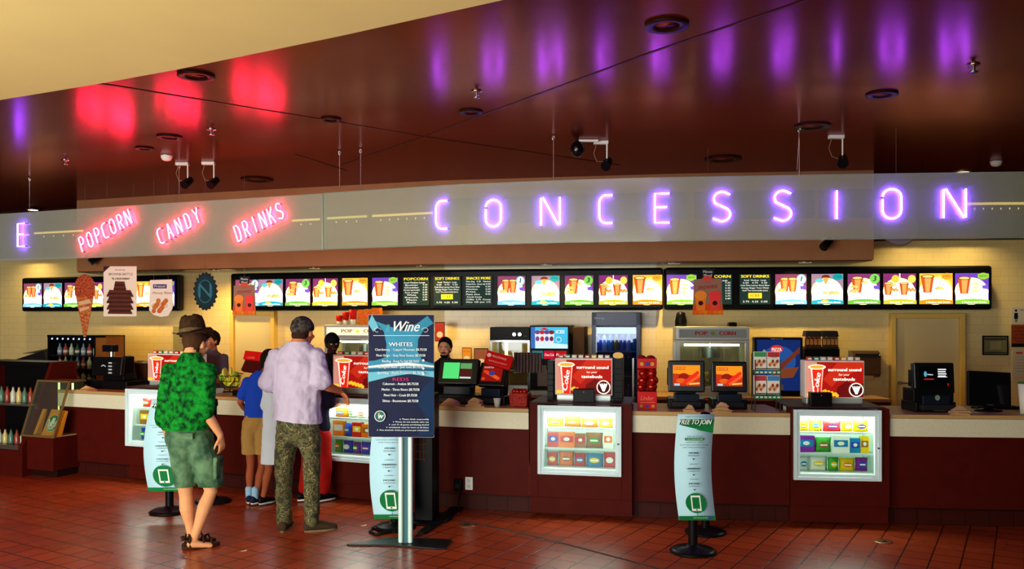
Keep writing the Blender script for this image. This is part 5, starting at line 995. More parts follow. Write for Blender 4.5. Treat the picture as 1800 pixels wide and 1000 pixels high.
def fuse(mb, name, parent, voxel=.012, smooth=4, wrinkle=0, wscale=.12, cut=None, label=None):
    """melt overlapping limbs into one continuous surface"""
    o = mb.build(name, parent); r = o.modifiers.new('r', 'REMESH'); r.mode = 'VOXEL'; r.voxel_size = voxel; r.use_smooth_shade = True
    if smooth: s = o.modifiers.new('s', 'SMOOTH'); s.iterations = smooth; s.factor = .5
    if wrinkle:
        tx = bpy.data.textures.new('w', 'CLOUDS'); tx.noise_scale = wscale; tx.noise_depth = 2
        d = o.modifiers.new('d', 'DISPLACE'); d.texture = tx; d.strength = wrinkle; d.mid_level = .5; d.texture_coords = 'LOCAL'
    dg = bpy.context.evaluated_depsgraph_get(); me = bpy.data.meshes.new_from_object(o.evaluated_get(dg)); o.modifiers.clear()
    old = o.data; o.data = me; bpy.data.meshes.remove(old)
    if cut is not None:
        bm = bmesh.new(); bm.from_mesh(me)
        for co, no in cut: bmesh.ops.bisect_plane(bm, geom=bm.verts[:]+bm.edges[:]+bm.faces[:], plane_co=co, plane_no=no, clear_outer=True)
        bm.to_mesh(me); bm.free()
    for p in me.polygons: p.use_smooth = True
    if not me.materials: me.materials.append(mb.ms[0])
    if label: o['label'] = label
    return o
V = Vector
def hand(mb, wrist, direction, palm_n, m, k=1, curl=.5, thumb_side=1):
    """palm, four fingers of different length bent at the knuckles, and a thumb from the side of the palm"""
    d = V(direction).normalized(); nrm = V(palm_n); nrm = (nrm-d*nrm.dot(d)).normalized(); sd = d.cross(nrm)*thumb_side; wrist = V(wrist)
    sweep(mb, [wrist-d*.02*k, wrist+d*.03*k, wrist+d*.085*k], [(.024*k, .018*k), (.036*k, .016*k), (.04*k, .013*k)], m, side=sd, n=12)
    for i, (off, ln) in enumerate(((.030, .068), (.010, .078), (-.010, .072), (-.029, .056))):
        b = wrist+d*(.088*k)+sd*off*k; a = 0; P = [b-d*.02*k, b]; q = b
        for j in range(3): a += curl*(.45+.12*i*.5); q = q+(d*math.cos(a)+nrm*math.sin(a))*ln*k*(.45, .32, .25)[j]; P.append(q)
        sweep(mb, P, [.0095*k, .0095*k, .009*k, .0082*k, .007*k], m, side=sd, n=8)
    b = wrist+d*.03*k+sd*.03*k; P = [b-sd*.012*k, b+sd*.012*k+d*.012*k, b+sd*.03*k+d*.04*k+nrm*.012*k, b+sd*.032*k+d*.068*k+nrm*.028*k]
    sweep(mb, P, [.014*k, .0135*k, .011*k, .009*k], m, side=nrm, n=8)
SK = {}
def skin(name, c): return mat('skin_'+name, c, .5, noise=.08, nscale=12)
def head(mb, hc, m, k=1, yaw=0, pitch=0):
    """cranium, jaw, nose, ears around the head centre; faces +y before yaw"""
    st = len(mb.v)
    mb.blob((0, -.012, .02), (.076, .096, .098), m, 16, 12); mb.blob((0, .03, -.045), (.056, .062, .066), m, 14, 10); mb.blob((0, .058, -.085), (.028, .026, .022), m, 10, 8)
    sweep(mb, [(0, .082, .012), (0, .100, -.022)], [.009, .014], m, n=8)
    mb.blob((0, .084, -.052), (.026, .014, .011), m, 10, 6); mb.blob((0, .082, .03), (.05, .014, .01), m, 10, 6)
    for s in (-1, 1): mb.blob((s*.078, -.002, -.008), (.012, .022, .032), m, 10, 8); mb.blob((s*.043, .07, -.03), (.022, .02, .02), m, 8, 6)
    mb.xf(Matrix.Translation(V(hc)) @ Matrix.Rotation(yaw, 4, 'Z') @ Matrix.Rotation(pitch, 4, 'X') @ Matrix.Scale(k, 4), st)
def head_M(hc, k, yaw, pitch): return Matrix.Translation(V(hc)) @ Matrix.Rotation(yaw, 4, 'Z') @ Matrix.Rotation(pitch, 4, 'X') @ Matrix.Scale(k, 4)
def eyes(t, hc, k, yaw, pitch):
    mb = MB(); 
    for s in (-1, 1): mb.blob((s*.03, .0745, .003), (.0135, .012, .009), pr(235, 230, 225, .2), 10, 6); mb.blob((s*.03, .0835, .003), (.0065, .004, .0065), pr(40, 26, 18, .2), 8, 5)
    mb.xf(head_M(hc, k, yaw, pitch)); mb.build('eyes', t)
    mb = MB(); sweep(mb, [(-.024, .094, -.053), (0, .1, -.051), (.024, .094, -.053)], [.003, .0045, .003], pr(150, 70, 60), side=(0, 0, 1), n=6); mb.xf(head_M(hc, k, yaw, pitch)); mb.build('lips', t)
    mb = MB(); [sweep(mb, [(s*.045, .076, .024), (s*.03, .086, .03), (s*.014, .088, .026)], [.003, .005, .004], pr(20, 14, 12), side=(0, 0, 1), n=6) for s in (-1, 1)]; mb.xf(head_M(hc, k, yaw, pitch)); mb.build('eyebrows', t)
def hair(t, hc, k, m, yaw=0, pitch=0, beard=False, low=-.07, volume=1.08):
    mb = MB(); mb.blob((0, -.018, .03), (.083*volume, .102*volume, .102*volume), m, 16, 12); mb.blob((0, -.05, low+.03), (.07, .055, .05), m, 12, 8)
    M = head_M(hc, k, yaw, pitch); mb.xf(M)
    o = fuse(mb, 'hair', t, .008*k, 2, .008, .03, cut=[(M @ V((0, .045, .035)), (M.to_3x3() @ V((0, 1, -.55))).normalized()), (M @ V((0, 0, low)), (M.to_3x3() @ V((0, 0, -1))).normalized())])
    if beard:
        mb = MB(); mb.blob((0, .04, -.082), (.052, .05, .036), m, 14, 10); mb.xf(M); fuse(mb, 'beard', t, .007*k, 2, .004, .03, cut=[(M @ V((0, 0, -.072)), (M.to_3x3() @ V((0, 0, 1))).normalized())])
        mb = MB(); sweep(mb, [(-.026, .09, -.045), (0, .099, -.039), (.026, .09, -.045)], [.005, .006, .005], m, side=(0, 0, 1), n=6); mb.xf(M); mb.build('moustache', t)
def arm(mb, sh, el, wr, k, m, fat=1): sweep(mb, [sh, V(sh).lerp(V(el), .5), el, V(el).lerp(V(wr), .35), wr], [.052*k*fat, .046*k*fat, .038*k*fat, .038*k*fat, .026*k*fat], m, n=12)
def leg(mb, hip, kn, an, k, m, fat=1):
    hip, kn, an = V(hip), V(kn), V(an); sweep(mb, [hip, hip.lerp(kn, .5), kn, kn.lerp(an, .32)+V((0, -.018*k, 0)), kn.lerp(an, .7), an], [(.085*k*fat), (.07*k*fat), (.052*k*fat), (.055*k*fat), (.04*k*fat), (.033*k*fat)], m, n=12)
def shoe(t, an, yaw, k, m, sole, name='shoe', ln=1, socks=None, label=None):
    mb = MB(); sweep(mb, [(0, -.045, .05), (0, .02, .05), (0, .10, .035), (0, .165, .026)], [(.036, .045), (.04, .042), (.043, .03), (.036, .02)], m, n=12)
    M = Matrix.Translation(V((an[0], an[1], an[2]-.08*k))) @ Matrix.Rotation(yaw, 4, 'Z') @ Matrix.Scale(k, 4); mb.xf(M); o = fuse(mb, name, t, .009, 2, cut=[((0, 0, an[2]-.08*k+.006), (0, 0, -1))])
    mb = MB(); pts = [(.036*math.cos(a)*(1.18 if math.sin(a) > 0 else 1), .06+.125*math.sin(a)) for a in [2*PI*i/24 for i in range(24)]]
    mb.add([(x, y, 0) for x, y in pts]+[(x, y, .018) for x, y in pts], [tuple(range(23, -1, -1)), tuple(range(24, 48))]+[(i, (i+1) % 24, 24+(i+1) % 24, 24+i) for i in range(24)], sole); mb.xf(M); mb.build('sole', o)
    if label: o['label'] = label
    if socks: mb = MB(); sweep(mb, [V(an)+V((0, 0, -.01)), V(an)+V((0, -.005, .085*k))], [.04*k, .043*k], socks, n=14); mb.build('sock', t)
    return o

# ---------- man in the green shirt
H0 = 2700/(962-557); px0 = 342
X, Y = (px0-CX)*H0/F, H0
t = thing('person', 'person in green shirt, cargo shorts and dark fedora, seen from behind', 'person', (X, Y, 0), -.10)
s = F/Y; L = lambda px, py, y=0: V(((px-px0)/s, y, EYE+(HY-py)/s))
sk = skin('fair', (226, 160, 112)); mb = MB()
hc = L(338, 605, .04)+V((0, .02, 0)); yaw, pitch = -.35, -.05
head(mb, hc, sk, 1, yaw, pitch); sweep(mb, [L(334, 640, -.02), L(336, 618, 0)], [.062, .056], sk)
sweep(mb, [L(336, 660), L(333, 700), L(333, 740)], [(.145, .08), (.145, .09), (.14, .095)], sk)
shL, shR = L(299, 651, 0), L(366, 651, 0)
elL, wrL = L(287, 735, -.02), L(288, 785, .10); elR, wrR = L(367, 720, -.05), L(384, 766, .05)
arm(mb, shL, elL, wrL, 1, sk); arm(mb, shR, elR, wrR, 1.05, sk)
hand(mb, wrR, (.12, .1, -1), (-1, .3, 0), sk, 1, .75, -1); hand(mb, wrL, (.1, .4, -1), (1, .2, 0), sk, 1, .6, 1)
knL, anL = L(324, 872, .02), L(331, 945, .05); knR, anR = L(366, 865, .06), L(343, 948, -.03)
leg(mb, L(318, 780), knL, anL, 1, sk); leg(mb, L(348, 780), knR, anR, 1, sk)
sweep(mb, [anL+V((0, -.03, -.02)), anL+V((0, .1, -.045))], [(.034, .03), (.036, .02)], sk); sweep(mb, [anR+V((-.01, -.03, -.02)), anR+V((.12, .05, -.045))], [(.034, .03), (.036, .02)], sk, side=(.4, -1, 0))
body = fuse(mb, 'body', t, .0085, 3); eyes(t, hc, 1, yaw, pitch)
gs = mat('green_shirt_cloth', (12, 136, 38), .75, noise=.5, nscale=24, bump=.5, bscale=14, col2=(4, 50, 20))
mb = MB(); sweep(mb, [L(336, 622, -.01), L(336, 640), L(334, 664), L(330, 700), L(326, 744), L(323, 752)], [(.07, .07), (.13, .085), (.195, .12), (.188, .13), (.182, .14), (.19, .15)], gs, cap=True)
for sh, el in ((shL, elL), (shR, elR)): sweep(mb, [V(sh)+V((0, 0, .005)), V(sh).lerp(V(el), .5), V(sh).lerp(V(el), 1.03)], [.07, .07, .072], gs)
for (x, y) in ((L(306, 660), 0),): pass
cR = (V(elR)-V(shR)).normalized()
fuse(mb, 'shirt', t, .011, 4, .03, .09, cut=[((0, 0, L(0, 621)[2]), (0, 0, 1)), ((0, 0, L(0, 754)[2]), (0, 0, -1))])
mb = MB(); sweep(mb, [L(337, 636, -.005), L(337, 620, .0)], [(.075, .072), (.068, .066)], gs, cap=False); mb.build('collar', t)
sh_ = mat('cargo_cloth', (98, 132, 98), .85, noise=.4, nscale=9, bump=.4, bscale=20, col2=(50, 84, 62)); mb = MB()
sweep(mb, [L(327, 746), L(328, 770)], [(.165, .12), (.175, .13)], sh_); sweep(mb, [L(317, 770), L(319, 815, .01), L(324, 854, .02)], [(.098, .12), (.086, .105), (.078, .1)], sh_); sweep(mb, [L(350, 770), L(361, 815, .03), L(367, 850, .05)], [(.1, .12), (.096, .11), (.098, .105)], sh_)
so = fuse(mb, 'shorts', t, .011, 3, .02, .08, cut=[((0, 0, L(0, 855)[2]), (0, 0, -1)), ((0, 0, L(0, 742)[2]), (0, 0, 1))])
mb = MB(); M = Matrix.Translation(L(381, 822, .02)); mb.box(.01, 0, -.08, .03, .13, .17, sh_); mb.box(.022, 0, .05, .02, .135, .04, sh_); mb.box(-.44, .02, -.08, .03, .13, .17, sh_) if False else None; mb.xf(M); mb.build('cargo_pocket', so, bev=.01)
mb = MB(); mb.box(0, 0, 0, .13, .01, .05, sh_); mb.xf(Matrix.Translation(L(340, 768, -.14))); mb.build('back_pocket', so, bev=.004)
lea = mat('sandal_leather', (52, 30, 18), .6)
for an, yw, lab in ((anL, -1.0, None), (anR, -1.35, None)):
    mb = MB(); pts = [(.042*math.cos(a)*(1.15 if math.sin(a) > 0 else 1), .06+.14*math.sin(a)) for a in [2*PI*i/24 for i in range(24)]]
    mb.add([(x, y, 0) for x, y in pts]+[(x, y, .025) for x, y in pts], [tuple(range(23, -1, -1)), tuple(range(24, 48))]+[(i, (i+1) % 24, 24+(i+1) % 24, 24+i) for i in range(24)], lea)
    for yy, hh in ((.13, .05), (.07, .075), (-.03, .085)): mb.tube([(-.045, yy, .015), (-.035, yy, hh), (0, yy+.005, hh+.014), (.035, yy, hh), (.045, yy, .015)], .009, lea, 6)
    mb.tube([(-.035, .0, .02), (-.04, -.05, .07), (0, -.085, .075), (.04, -.05, .07), (.035, 0, .02)], .008, lea, 6)
    mb.xf(Matrix.Translation((an[0], an[1], .003)) @ Matrix.Rotation(yw*.7, 4, 'Z')); mb.build('sandal', t, bev=.003)
hair(t, hc, 1, pr(70, 44, 26, .8), yaw, pitch, low=-.085, volume=1.0)
felt = mat('fedora_felt', (62, 42, 26), .9, noise=.4, nscale=30); mb = MB(); n = 40; vs = []
for r, q in ((.088, 0), (.115, .0), (.145, .0)):
    for i in range(n):
        a = 2*PI*i/n; z = .008+(r-.088)*.5*abs(math.cos(a))**2-.3*(r-.088)*abs(math.sin(a)); vs.append((r*math.cos(a)*.98, r*math.sin(a)*1.12, z))
fs = [(j*n+i, j*n+(i+1) % n, (j+1)*n+(i+1) % n, (j+1)*n+i) for j in range(2) for i in range(n)]
mb.add(vs, fs, felt, True); st = len(mb.v); mb.add([(x, y, z+.006) for x, y, z in vs], [f[::-1] for f in fs], felt, True)
rings = ((.092, .0), (.093, .06), (.088, .105), (.076, .14), (.048, .155), (.01, .135)); vs = []
for r, z in rings:
    for i in range(n): a = 2*PI*i/n; pinch = 1-.22*(z/.12)*max(0, math.sin(a)); vs.append((r*math.cos(a)*pinch, r*math.sin(a)*1.12, z+(-.012 if z > .11 and abs(math.cos(a)) < .5 else 0)))
mb.add(vs, [(j*n+i, j*n+(i+1) % n, (j+1)*n+(i+1) % n, (j+1)*n+i) for j in range(5) for i in range(n)]+[tuple((5*n)+i for i in range(n))], felt, True)
hm = Matrix.Translation(L(336, 590, .03)) @ Matrix.Rotation(-.14, 4, 'Y') @ Matrix.Rotation(-.18, 4, 'X') @ Matrix.Scale(1.06, 4); mb.xf(hm); hat = mb.build('fedora_hat', t)
mb = MB(); mb.lathe([(.0955, .008), (.0955, .042)], mat('hat_band', (116, 92, 62), .8, noise=.4, nscale=60), sx=1, sy=1.12, n=40); mb.xf(hm); mb.build('hat_band', hat)

# ---------- man in the white T-shirt
Y = 2700/(933-557); px0 = 525; X = (px0-CX)*Y/F; s = F/Y
t = thing('person', 'person in white T-shirt, camouflage trousers and dark cap, seen from behind', 'person', (X, Y, 0), -.08)
sk = skin('tan', (206, 122, 78)); mb = MB(); hc = L(531, 584, .03); yaw, pitch = -.3, -.1
head(mb, hc, sk, 1.03, yaw, pitch); sweep(mb, [L(522, 612), L(528, 594)], [.072, .064], sk)
shL, shR = L(486, 625), L(556, 625); elL, wrL = L(473, 681, -.05), L(481, 690, .2); elR, wrR = L(571, 675, -.06), L(588, 690, .19)
sweep(mb, [L(522, 625), L(522, 680), L(525, 735)], [(.15, .085), (.15, .09), (.15, .1)], sk)
arm(mb, shL, elL, wrL, 1.08, sk); arm(mb, shR, elR, wrR, 1.08, sk); hand(mb, wrR, (.25, .6, -.55), (-.3, 0, -1), sk, 1.03, .5, -1); hand(mb, wrL, (.3, .9, 0), (0, 0, -1), sk, 1.03, .4, 1)
leg(mb, L(503, 770), L(499, 845, .02), L(499, 922), .85, sk); leg(mb, L(543, 770), L(549, 845, .02), L(549, 922), .85, sk); fuse(mb, 'body', t, .009, 3); eyes(t, hc, 1.03, yaw, pitch)
wc = mat('white_cotton', (192, 180, 206), .85, bump=.35, bscale=9); mb = MB()
sweep(mb, [L(525, 601, -.005), L(524, 613), L(522, 640), L(522, 680), L(523, 720), L(522, 741)], [(.09, .085), (.15, .1), (.212, .135), (.2, .15), (.2, .155), (.212, .165)], wc)
sweep(mb, [shL+V((-.005, 0, 0)), shL.lerp(elL, .5), shL.lerp(elL, .85)], [.072, .078, .086], wc); sweep(mb, [shR+V((.005, 0, 0)), shR.lerp(elR, .5), shR.lerp(elR, .85)], [.072, .078, .086], wc)
fuse(mb, 'tee_shirt', t, .011, 3, .035, .09, cut=[((0, 0, L(0, 600)[2]), (0, 0, 1)), (L(522, 739), (-.12, 0, -1))])
cam_ = bpy.data.materials.new('camouflage_cloth'); cam_.use_nodes = True; nt = cam_.node_tree; pb = nt.nodes['Principled BSDF']; pb.inputs['Roughness'].default_value = .9
tc = nt.nodes.new('ShaderNodeTexCoord'); nz = nt.nodes.new('ShaderNodeTexNoise'); nz.inputs['Scale'].default_value = 17; nz.inputs['Detail'].default_value = 3; nz.inputs['Distortion'].default_value = .25; rp = nt.nodes.new('ShaderNodeValToRGB'); rp.color_ramp.interpolation = 'CONSTANT'
for i, (q, c1) in enumerate(((0, (48, 48, 28)), (.42, (92, 92, 52)), (.5, (62, 50, 30)), (.57, (132, 120, 76)), (.62, (56, 66, 38)))):
    e = rp.color_ramp.elements[i] if i < 2 else rp.color_ramp.elements.new(q); e.position = q; e.color = rgb(*c1)
nt.links.new(tc.outputs['Object'], nz.inputs['Vector']); nt.links.new(nz.outputs['Fac'], rp.inputs['Fac']); nt.links.new(rp.outputs['Color'], pb.inputs['Base Color'])
mb = MB(); sweep(mb, [L(523, 732), L(524, 760)], [(.18, .125), (.185, .135)], cam_); sweep(mb, [L(505, 765), L(500, 800), L(498, 850), L(499, 915)], [(.098, .125), (.08, .105), (.066, .085), (.062, .08)], cam_); sweep(mb, [L(543, 765), L(548, 800), L(549, 850), L(549, 915)], [(.098, .125), (.08, .105), (.068, .085), (.064, .08)], cam_)
fuse(mb, 'camouflage_trousers', t, .011, 3, .028, .09, cut=[((0, 0, L(0, 926)[2]), (0, 0, -1))])
bt = mat('boot_suede', (60, 46, 30), .8)
for an, yw in ((L(499, 918), .1), (L(551, 918, 0), -1.1)): a = V(an); a.z = .085; shoe(t, a, yw, 1.12, bt, pr(120, 96, 70))
hair(t, hc, 1.03, pr(50, 30, 20, .8), yaw, pitch, low=-.06, volume=1.0)
mb = MB(); mb.blob((0, -.016, .035), (.088, .11, .095), mat('cap_cloth', (30, 28, 34), .8, noise=.9, nscale=38, col2=(84, 74, 66)), 18, 12); M = head_M(hc, 1.05, yaw, pitch); mb.xf(M); cp = fuse(mb, 'cap', t, .009, 2, .006, .04, cut=[(M @ V((0, 0, .012)), (0, .1, -1))])

# ---------- children
def child(px0, yfeet, label, parts, rot=0, dy=0):
    Y = 2700/(yfeet-557); X = (px0-CX)*Y/F
    return thing('person', label, 'person', (X, Y, 0), rot), Y, F/Y
t, Y, s = child(452, 886, 'person, a child in blue T-shirt, khaki shorts and pale blue socks', None, 0); px0 = 452; k = .84
L = lambda px, py, y=0: V(((px-px0)/s, y, EYE+(HY-py)/s))
sk2 = skin('brown', (150, 78, 50)); mb = MB(); hc = L(470, 637, .08); head(mb, hc, sk2, .93, -.3, -.25); sweep(mb, [L(463, 664, .02), L(467, 648, .05)], [.048, .045], sk2)
shL, shR = L(436, 672), L(482, 672); elL, wrL = L(424, 707, -.03), L(430, 730, .14); elR, wrR = L(484, 705, -.02), L(470, 715, .2)
sweep(mb, [L(459, 680), L(456, 730)], [(.12, .08), (.115, .085)], sk2); arm(mb, shL, elL, wrL, k*.95, sk2); arm(mb, shR, elR, wrR, k*.95, sk2)
hand(mb, wrL, (.3, .9, .1), (0, 0, -1), sk2, k*.92, .4, 1); hand(mb, wrR, (-.2, .9, .1), (0, 0, -1), sk2, k*.92, .4, -1)
anL, anR = L(438, 872), L(451, 876, -.04); leg(mb, L(440, 750), L(440, 820, .02), anL, k*.9, sk2); leg(mb, L(462, 750), L(460, 820, .02), anR, k*.9, sk2); fuse(mb, 'body', t, .008, 3); eyes(t, hc, .93, -.3, -.25)
bl = mat('blue_cotton', (24, 62, 176), .8, bump=.3, bscale=12); mb = MB(); sweep(mb, [L(464, 652), L(460, 662), L(459, 685), L(456, 715), L(454, 731)], [(.06, .06), (.11, .075), (.148, .1), (.14, .105), (.135, .11)], bl)
sweep(mb, [shL, shL.lerp(elL, .65)], [.058, .06], bl); sweep(mb, [shR, shR.lerp(elR, .65)], [.058, .06], bl); fuse(mb, 'tee_shirt', t, .01, 3, .015, .1, cut=[((0, 0, L(0, 651)[2]), (0, 0, 1)), ((0, 0, L(0, 732)[2]), (0, 0, -1))])
kh = mat('khaki_cloth', (158, 122, 66), .85, bump=.4, bscale=16); mb = MB(); sweep(mb, [L(453, 727), L(452, 745)], [(.125, .1), (.13, .11)], kh); sweep(mb, [L(441, 745), L(440, 794)], [(.085, .1), (.082, .09)], kh); sweep(mb, [L(464, 745), L(464, 796)], [(.085, .1), (.085, .09)], kh)
fuse(mb, 'shorts', t, .01, 3, .015, .07, cut=[((0, 0, L(0, 797)[2]), (0, 0, -1))]); nv = mat('navy_canvas', (24, 30, 52), .7); so = mat('sock_blue', (140, 178, 205), .9)
for a, yw in ((anL, .2), (anR, -.5)): a.z = .08; shoe(t, a, yw, .82, nv, pr(210, 205, 195), socks=so)
hair(t, hc, .93, pr(24, 14, 10, .8), -.3, -.25, low=-.08, volume=1.06)
# child in a long pale shirt between the blue shirt and the white T-shirt
t, Y, s = child(481, 888, 'person, a child in a long pale shirt with bare legs, mostly hidden', None, 0); px0 = 481
mb = MB(); hc = L(488, 650, .1); head(mb, hc, sk2, .88, -.1, -.2); sweep(mb, [L(486, 676, .04), L(487, 660, .07)], [.045, .042], sk2); shL, shR = L(470, 684), L(502, 684); elL, wrL = L(468, 725, -.02), L(474, 715, .16); elR, wrR = L(505, 722), L(500, 715, .18)
sweep(mb, [L(484, 690), L(482, 740)], [(.1, .07), (.1, .075)], sk2); arm(mb, shL, elL, wrL, .78, sk2); arm(mb, shR, elR, wrR, .78, sk2); hand(mb, wrL, (.1, .9, .1), (0, 0, -1), sk2, .74, .4, 1); hand(mb, wrR, (-.1, .9, .1), (0, 0, -1), sk2, .74, .4, -1)
anL, anR = L(463, 872, 0), L(492, 874, .06); leg(mb, L(474, 780), L(472, 825, .02), anL, .78, sk2); leg(mb, L(494, 780), L(494, 825, .02), anR, .78, sk2); fuse(mb, 'body', t, .008, 3)
pw = mat('pale_cotton', (196, 206, 220), .85, bump=.2, bscale=10); mb = MB(); sweep(mb, [L(486, 668, .02), L(485, 676), L(484, 700), L(482, 745), L(481, 812)], [(.05, .05), (.09, .07), (.118, .085), (.115, .09), (.125, .1)], pw); sweep(mb, [shL, shL.lerp(elL, .7)], [.055, .06], pw); sweep(mb, [shR, shR.lerp(elR, .7)], [.055, .06], pw)
fuse(mb, 'long_shirt', t, .01, 3, .014, .1, cut=[((0, 0, L(0, 814)[2]), (0, 0, -1)), ((0, 0, L(0, 667)[2]), (0, 0, 1))]); hair(t, hc, .88, pr(30, 18, 12, .8), -.1, -.2, low=-.09, volume=1.1)
for a, yw in ((anL, -.6), (anR, -.3)): a.z = .076; shoe(t, a, yw, .78, pr(16, 14, 18), pr(200, 196, 190))
# child in red trousers in front of the white-shirted man
t, Y, s = child(556, 882, 'person, a child in dark top and red trousers behind the white-shirted man', None, -.1); px0 = 556
mb = MB(); hc = L(556, 640, .1); head(mb, hc, sk2, .92, -.1, -.2); sweep(mb, [L(556, 668, .04), L(556, 652, .07)], [.048, .045], sk2); shL, shR = L(536, 677), L(574, 677); elL, wrL = L(532, 712), L(545, 715, .18); elR, wrR = L(583, 712, 0), L(588, 712, .16)
sweep(mb, [L(556, 685), L(556, 740)], [(.11, .08), (.11, .08)], sk2); arm(mb, shL, elL, wrL, .82, sk2); arm(mb, shR, elR, wrR, .82, sk2); hand(mb, wrL, (.1, .9, .1), (0, 0, -1), sk2, .8, .4, 1); hand(mb, wrR, (.1, .9, .05), (0, 0, -1), sk2, .8, .4, -1)
anL, anR = L(532, 868), L(568, 866); leg(mb, L(548, 760), L(544, 815, .02), anL, .8, sk2); leg(mb, L(566, 760), L(570, 815, .02), anR, .8, sk2); fuse(mb, 'body', t, .008, 3)
nvy = mat('navy_cotton', (28, 22, 44), .85); mb = MB(); sweep(mb, [L(556, 659, .02), L(556, 667), L(556, 690), L(556, 730), L(557, 752)], [(.05, .05), (.1, .07), (.135, .09), (.13, .095), (.135, .1)], nvy); sweep(mb, [shL, shL.lerp(elL, .9)], [.056, .056], nvy); sweep(mb, [shR, shR.lerp(elR, .9)], [.056, .056], nvy); fuse(mb, 'top', t, .01, 3, .014, .1, cut=[((0, 0, L(0, 756)[2]), (0, 0, -1)), ((0, 0, L(0, 658)[2]), (0, 0, 1))])
rd = mat('red_cloth', (150, 18, 14), .85); mb = MB(); sweep(mb, [L(556, 745), L(556, 765)], [(.12, .1), (.125, .105)], rd); sweep(mb, [L(546, 765), L(541, 820), L(535, 860)], [(.08, .09), (.07, .075), (.06, .065)], rd); sweep(mb, [L(568, 765), L(571, 820), L(570, 860)], [(.08, .09), (.07, .075), (.06, .065)], rd); fuse(mb, 'red_trousers', t, .01, 3, .012, .08)
for a, yw in ((anL, -.9), (anR, -.6)): a.z = .08; shoe(t, a, yw, .85, pr(14, 13, 16), pr(220, 216, 210))
hair(t, hc, .92, pr(16, 10, 8, .8), -.1, -.2, low=-.08, volume=1.08)
# ---------- staff behind the counter (standing, lower body behind the counter)
def staff(px0_, off, ytop, label, sc_, topm, hairm, face, rot, cap=None, beard=False, trouser=None, apron=None):
    global px0, s, Y, t
    X, Y = PC.hit(px0_, off); s = F/Y; H = zpx(ytop, Y); k = H/1.74; t = thing('person', label, 'person', (X, Y, 0), rot); mb = MB()
    hc = V((0, .02, 1.615*k)); head(mb, hc, sc_, k, 0, -.08 if face else -.2); q = lambda x, y, z: V((x*k, y*k, z*k))
    sweep(mb, [q(0, -.01, 1.45), q(0, .0, 1.54)], [.058*k, .052*k], sc_); sweep(mb, [q(0, 0, 1.36), q(0, 0, 1.15), q(0, 0, .98)], [(.15*k, .09*k), (.14*k, .1*k), (.14*k, .1*k)], sc_)
    aL = (q(-.19, 0, 1.40), q(-.24, .04, 1.13), q(-.16, .26, 1.1)); aR = (q(.19, 0, 1.40), q(.24, .04, 1.13), q(.16, .26, 1.1)); arm(mb, *aL, k, sc_); arm(mb, *aR, k, sc_); hand(mb, aL[2], (.2, .9, -.1), (0, 0, -1), sc_, k, .4, 1); hand(mb, aR[2], (-.2, .9, -.1), (0, 0, -1), sc_, k, .4, -1)
    leg(mb, q(-.09, 0, .92), q(-.09, .01, .5), q(-.09, 0, .09), k, sc_); leg(mb, q(.09, 0, .92), q(.09, .01, .5), q(.09, 0, .09), k, sc_); fuse(mb, 'body', t, .009, 3); eyes(t, hc, k, 0, -.08 if face else -.2)
    mb = MB(); sweep(mb, [q(0, 0, 1.49), q(0, 0, 1.45), q(0, 0, 1.34), q(0, 0, 1.12), q(0, 0, .94)], [(.065*k, .062*k), (.13*k, .08*k), (.195*k, .115*k), (.175*k, .125*k), (.18*k, .13*k)], topm)
    for a in (aL, aR): sweep(mb, [a[0], a[0].lerp(a[1], .5), a[0].lerp(a[1], .8)], [.066*k, .064*k, .064*k], topm)
    fuse(mb, 'shirt', t, .011, 3, .016, .1, cut=[(q(0, 0, 1.5), (0, 0, 1))]); mb = MB(); dk = pr(22, 20, 24, .8); sweep(mb, [q(0, 0, .98), q(0, 0, .9)], [(.17*k, .12*k), (.175*k, .125*k)], dk)
    for sx in (-1, 1): sweep(mb, [q(sx*.09, 0, .9), q(sx*.095, 0, .5), q(sx*.09, 0, .1)], [(.095*k, .1*k), (.075*k, .08*k), (.065*k, .07*k)], dk); shoe(t, q(sx*.09, 0, .08), 0, k, BLACK, BLACK)
    fuse(mb, 'trousers', t, .012, 3); hair(t, hc, k, hairm, 0, -.08 if face else -.2, beard=beard, low=-.06)
    if cap:
        mb = MB(); mb.blob((0, -.01, .035), (.09, .112, .09), cap, 16, 12); M = head_M(hc, k*1.03, 0, -.05); mb.xf(M); c1 = fuse(mb, 'cap', t, .009, 2, cut=[(M @ V((0, 0, .02)), (0, 0, -1))]); mb = MB(); mb.blob((0, .13, .025), (.07, .07, .01), cap, 14, 6); mb.xf(M); mb.build('cap_brim', c1)
    return t
staff(374, 1.0, 582, 'person in a grey polo shirt behind the counter at the left', skin('mid', (190, 112, 74)), mat('grey_polo', (96, 84, 104), .85), pr(30, 20, 16, .8), True, PI-.5)
staff(583, 1.05, 586, 'person in black shirt and black cap behind the lit popcorn counter', skin('dark', (56, 30, 22)), mat('black_polo', (18, 15, 18), .85), pr(10, 8, 8, .8), True, PI+.5, cap=mat('black_cap', (14, 12, 14), .8))
staff(783, 1.3, 594, 'bearded person in a black shirt behind the green-screen register', skin('light', (236, 168, 128)), mat('black_polo', (18, 15, 18), .85), pr(22, 15, 12, .8), True, PI-.15, beard=True)
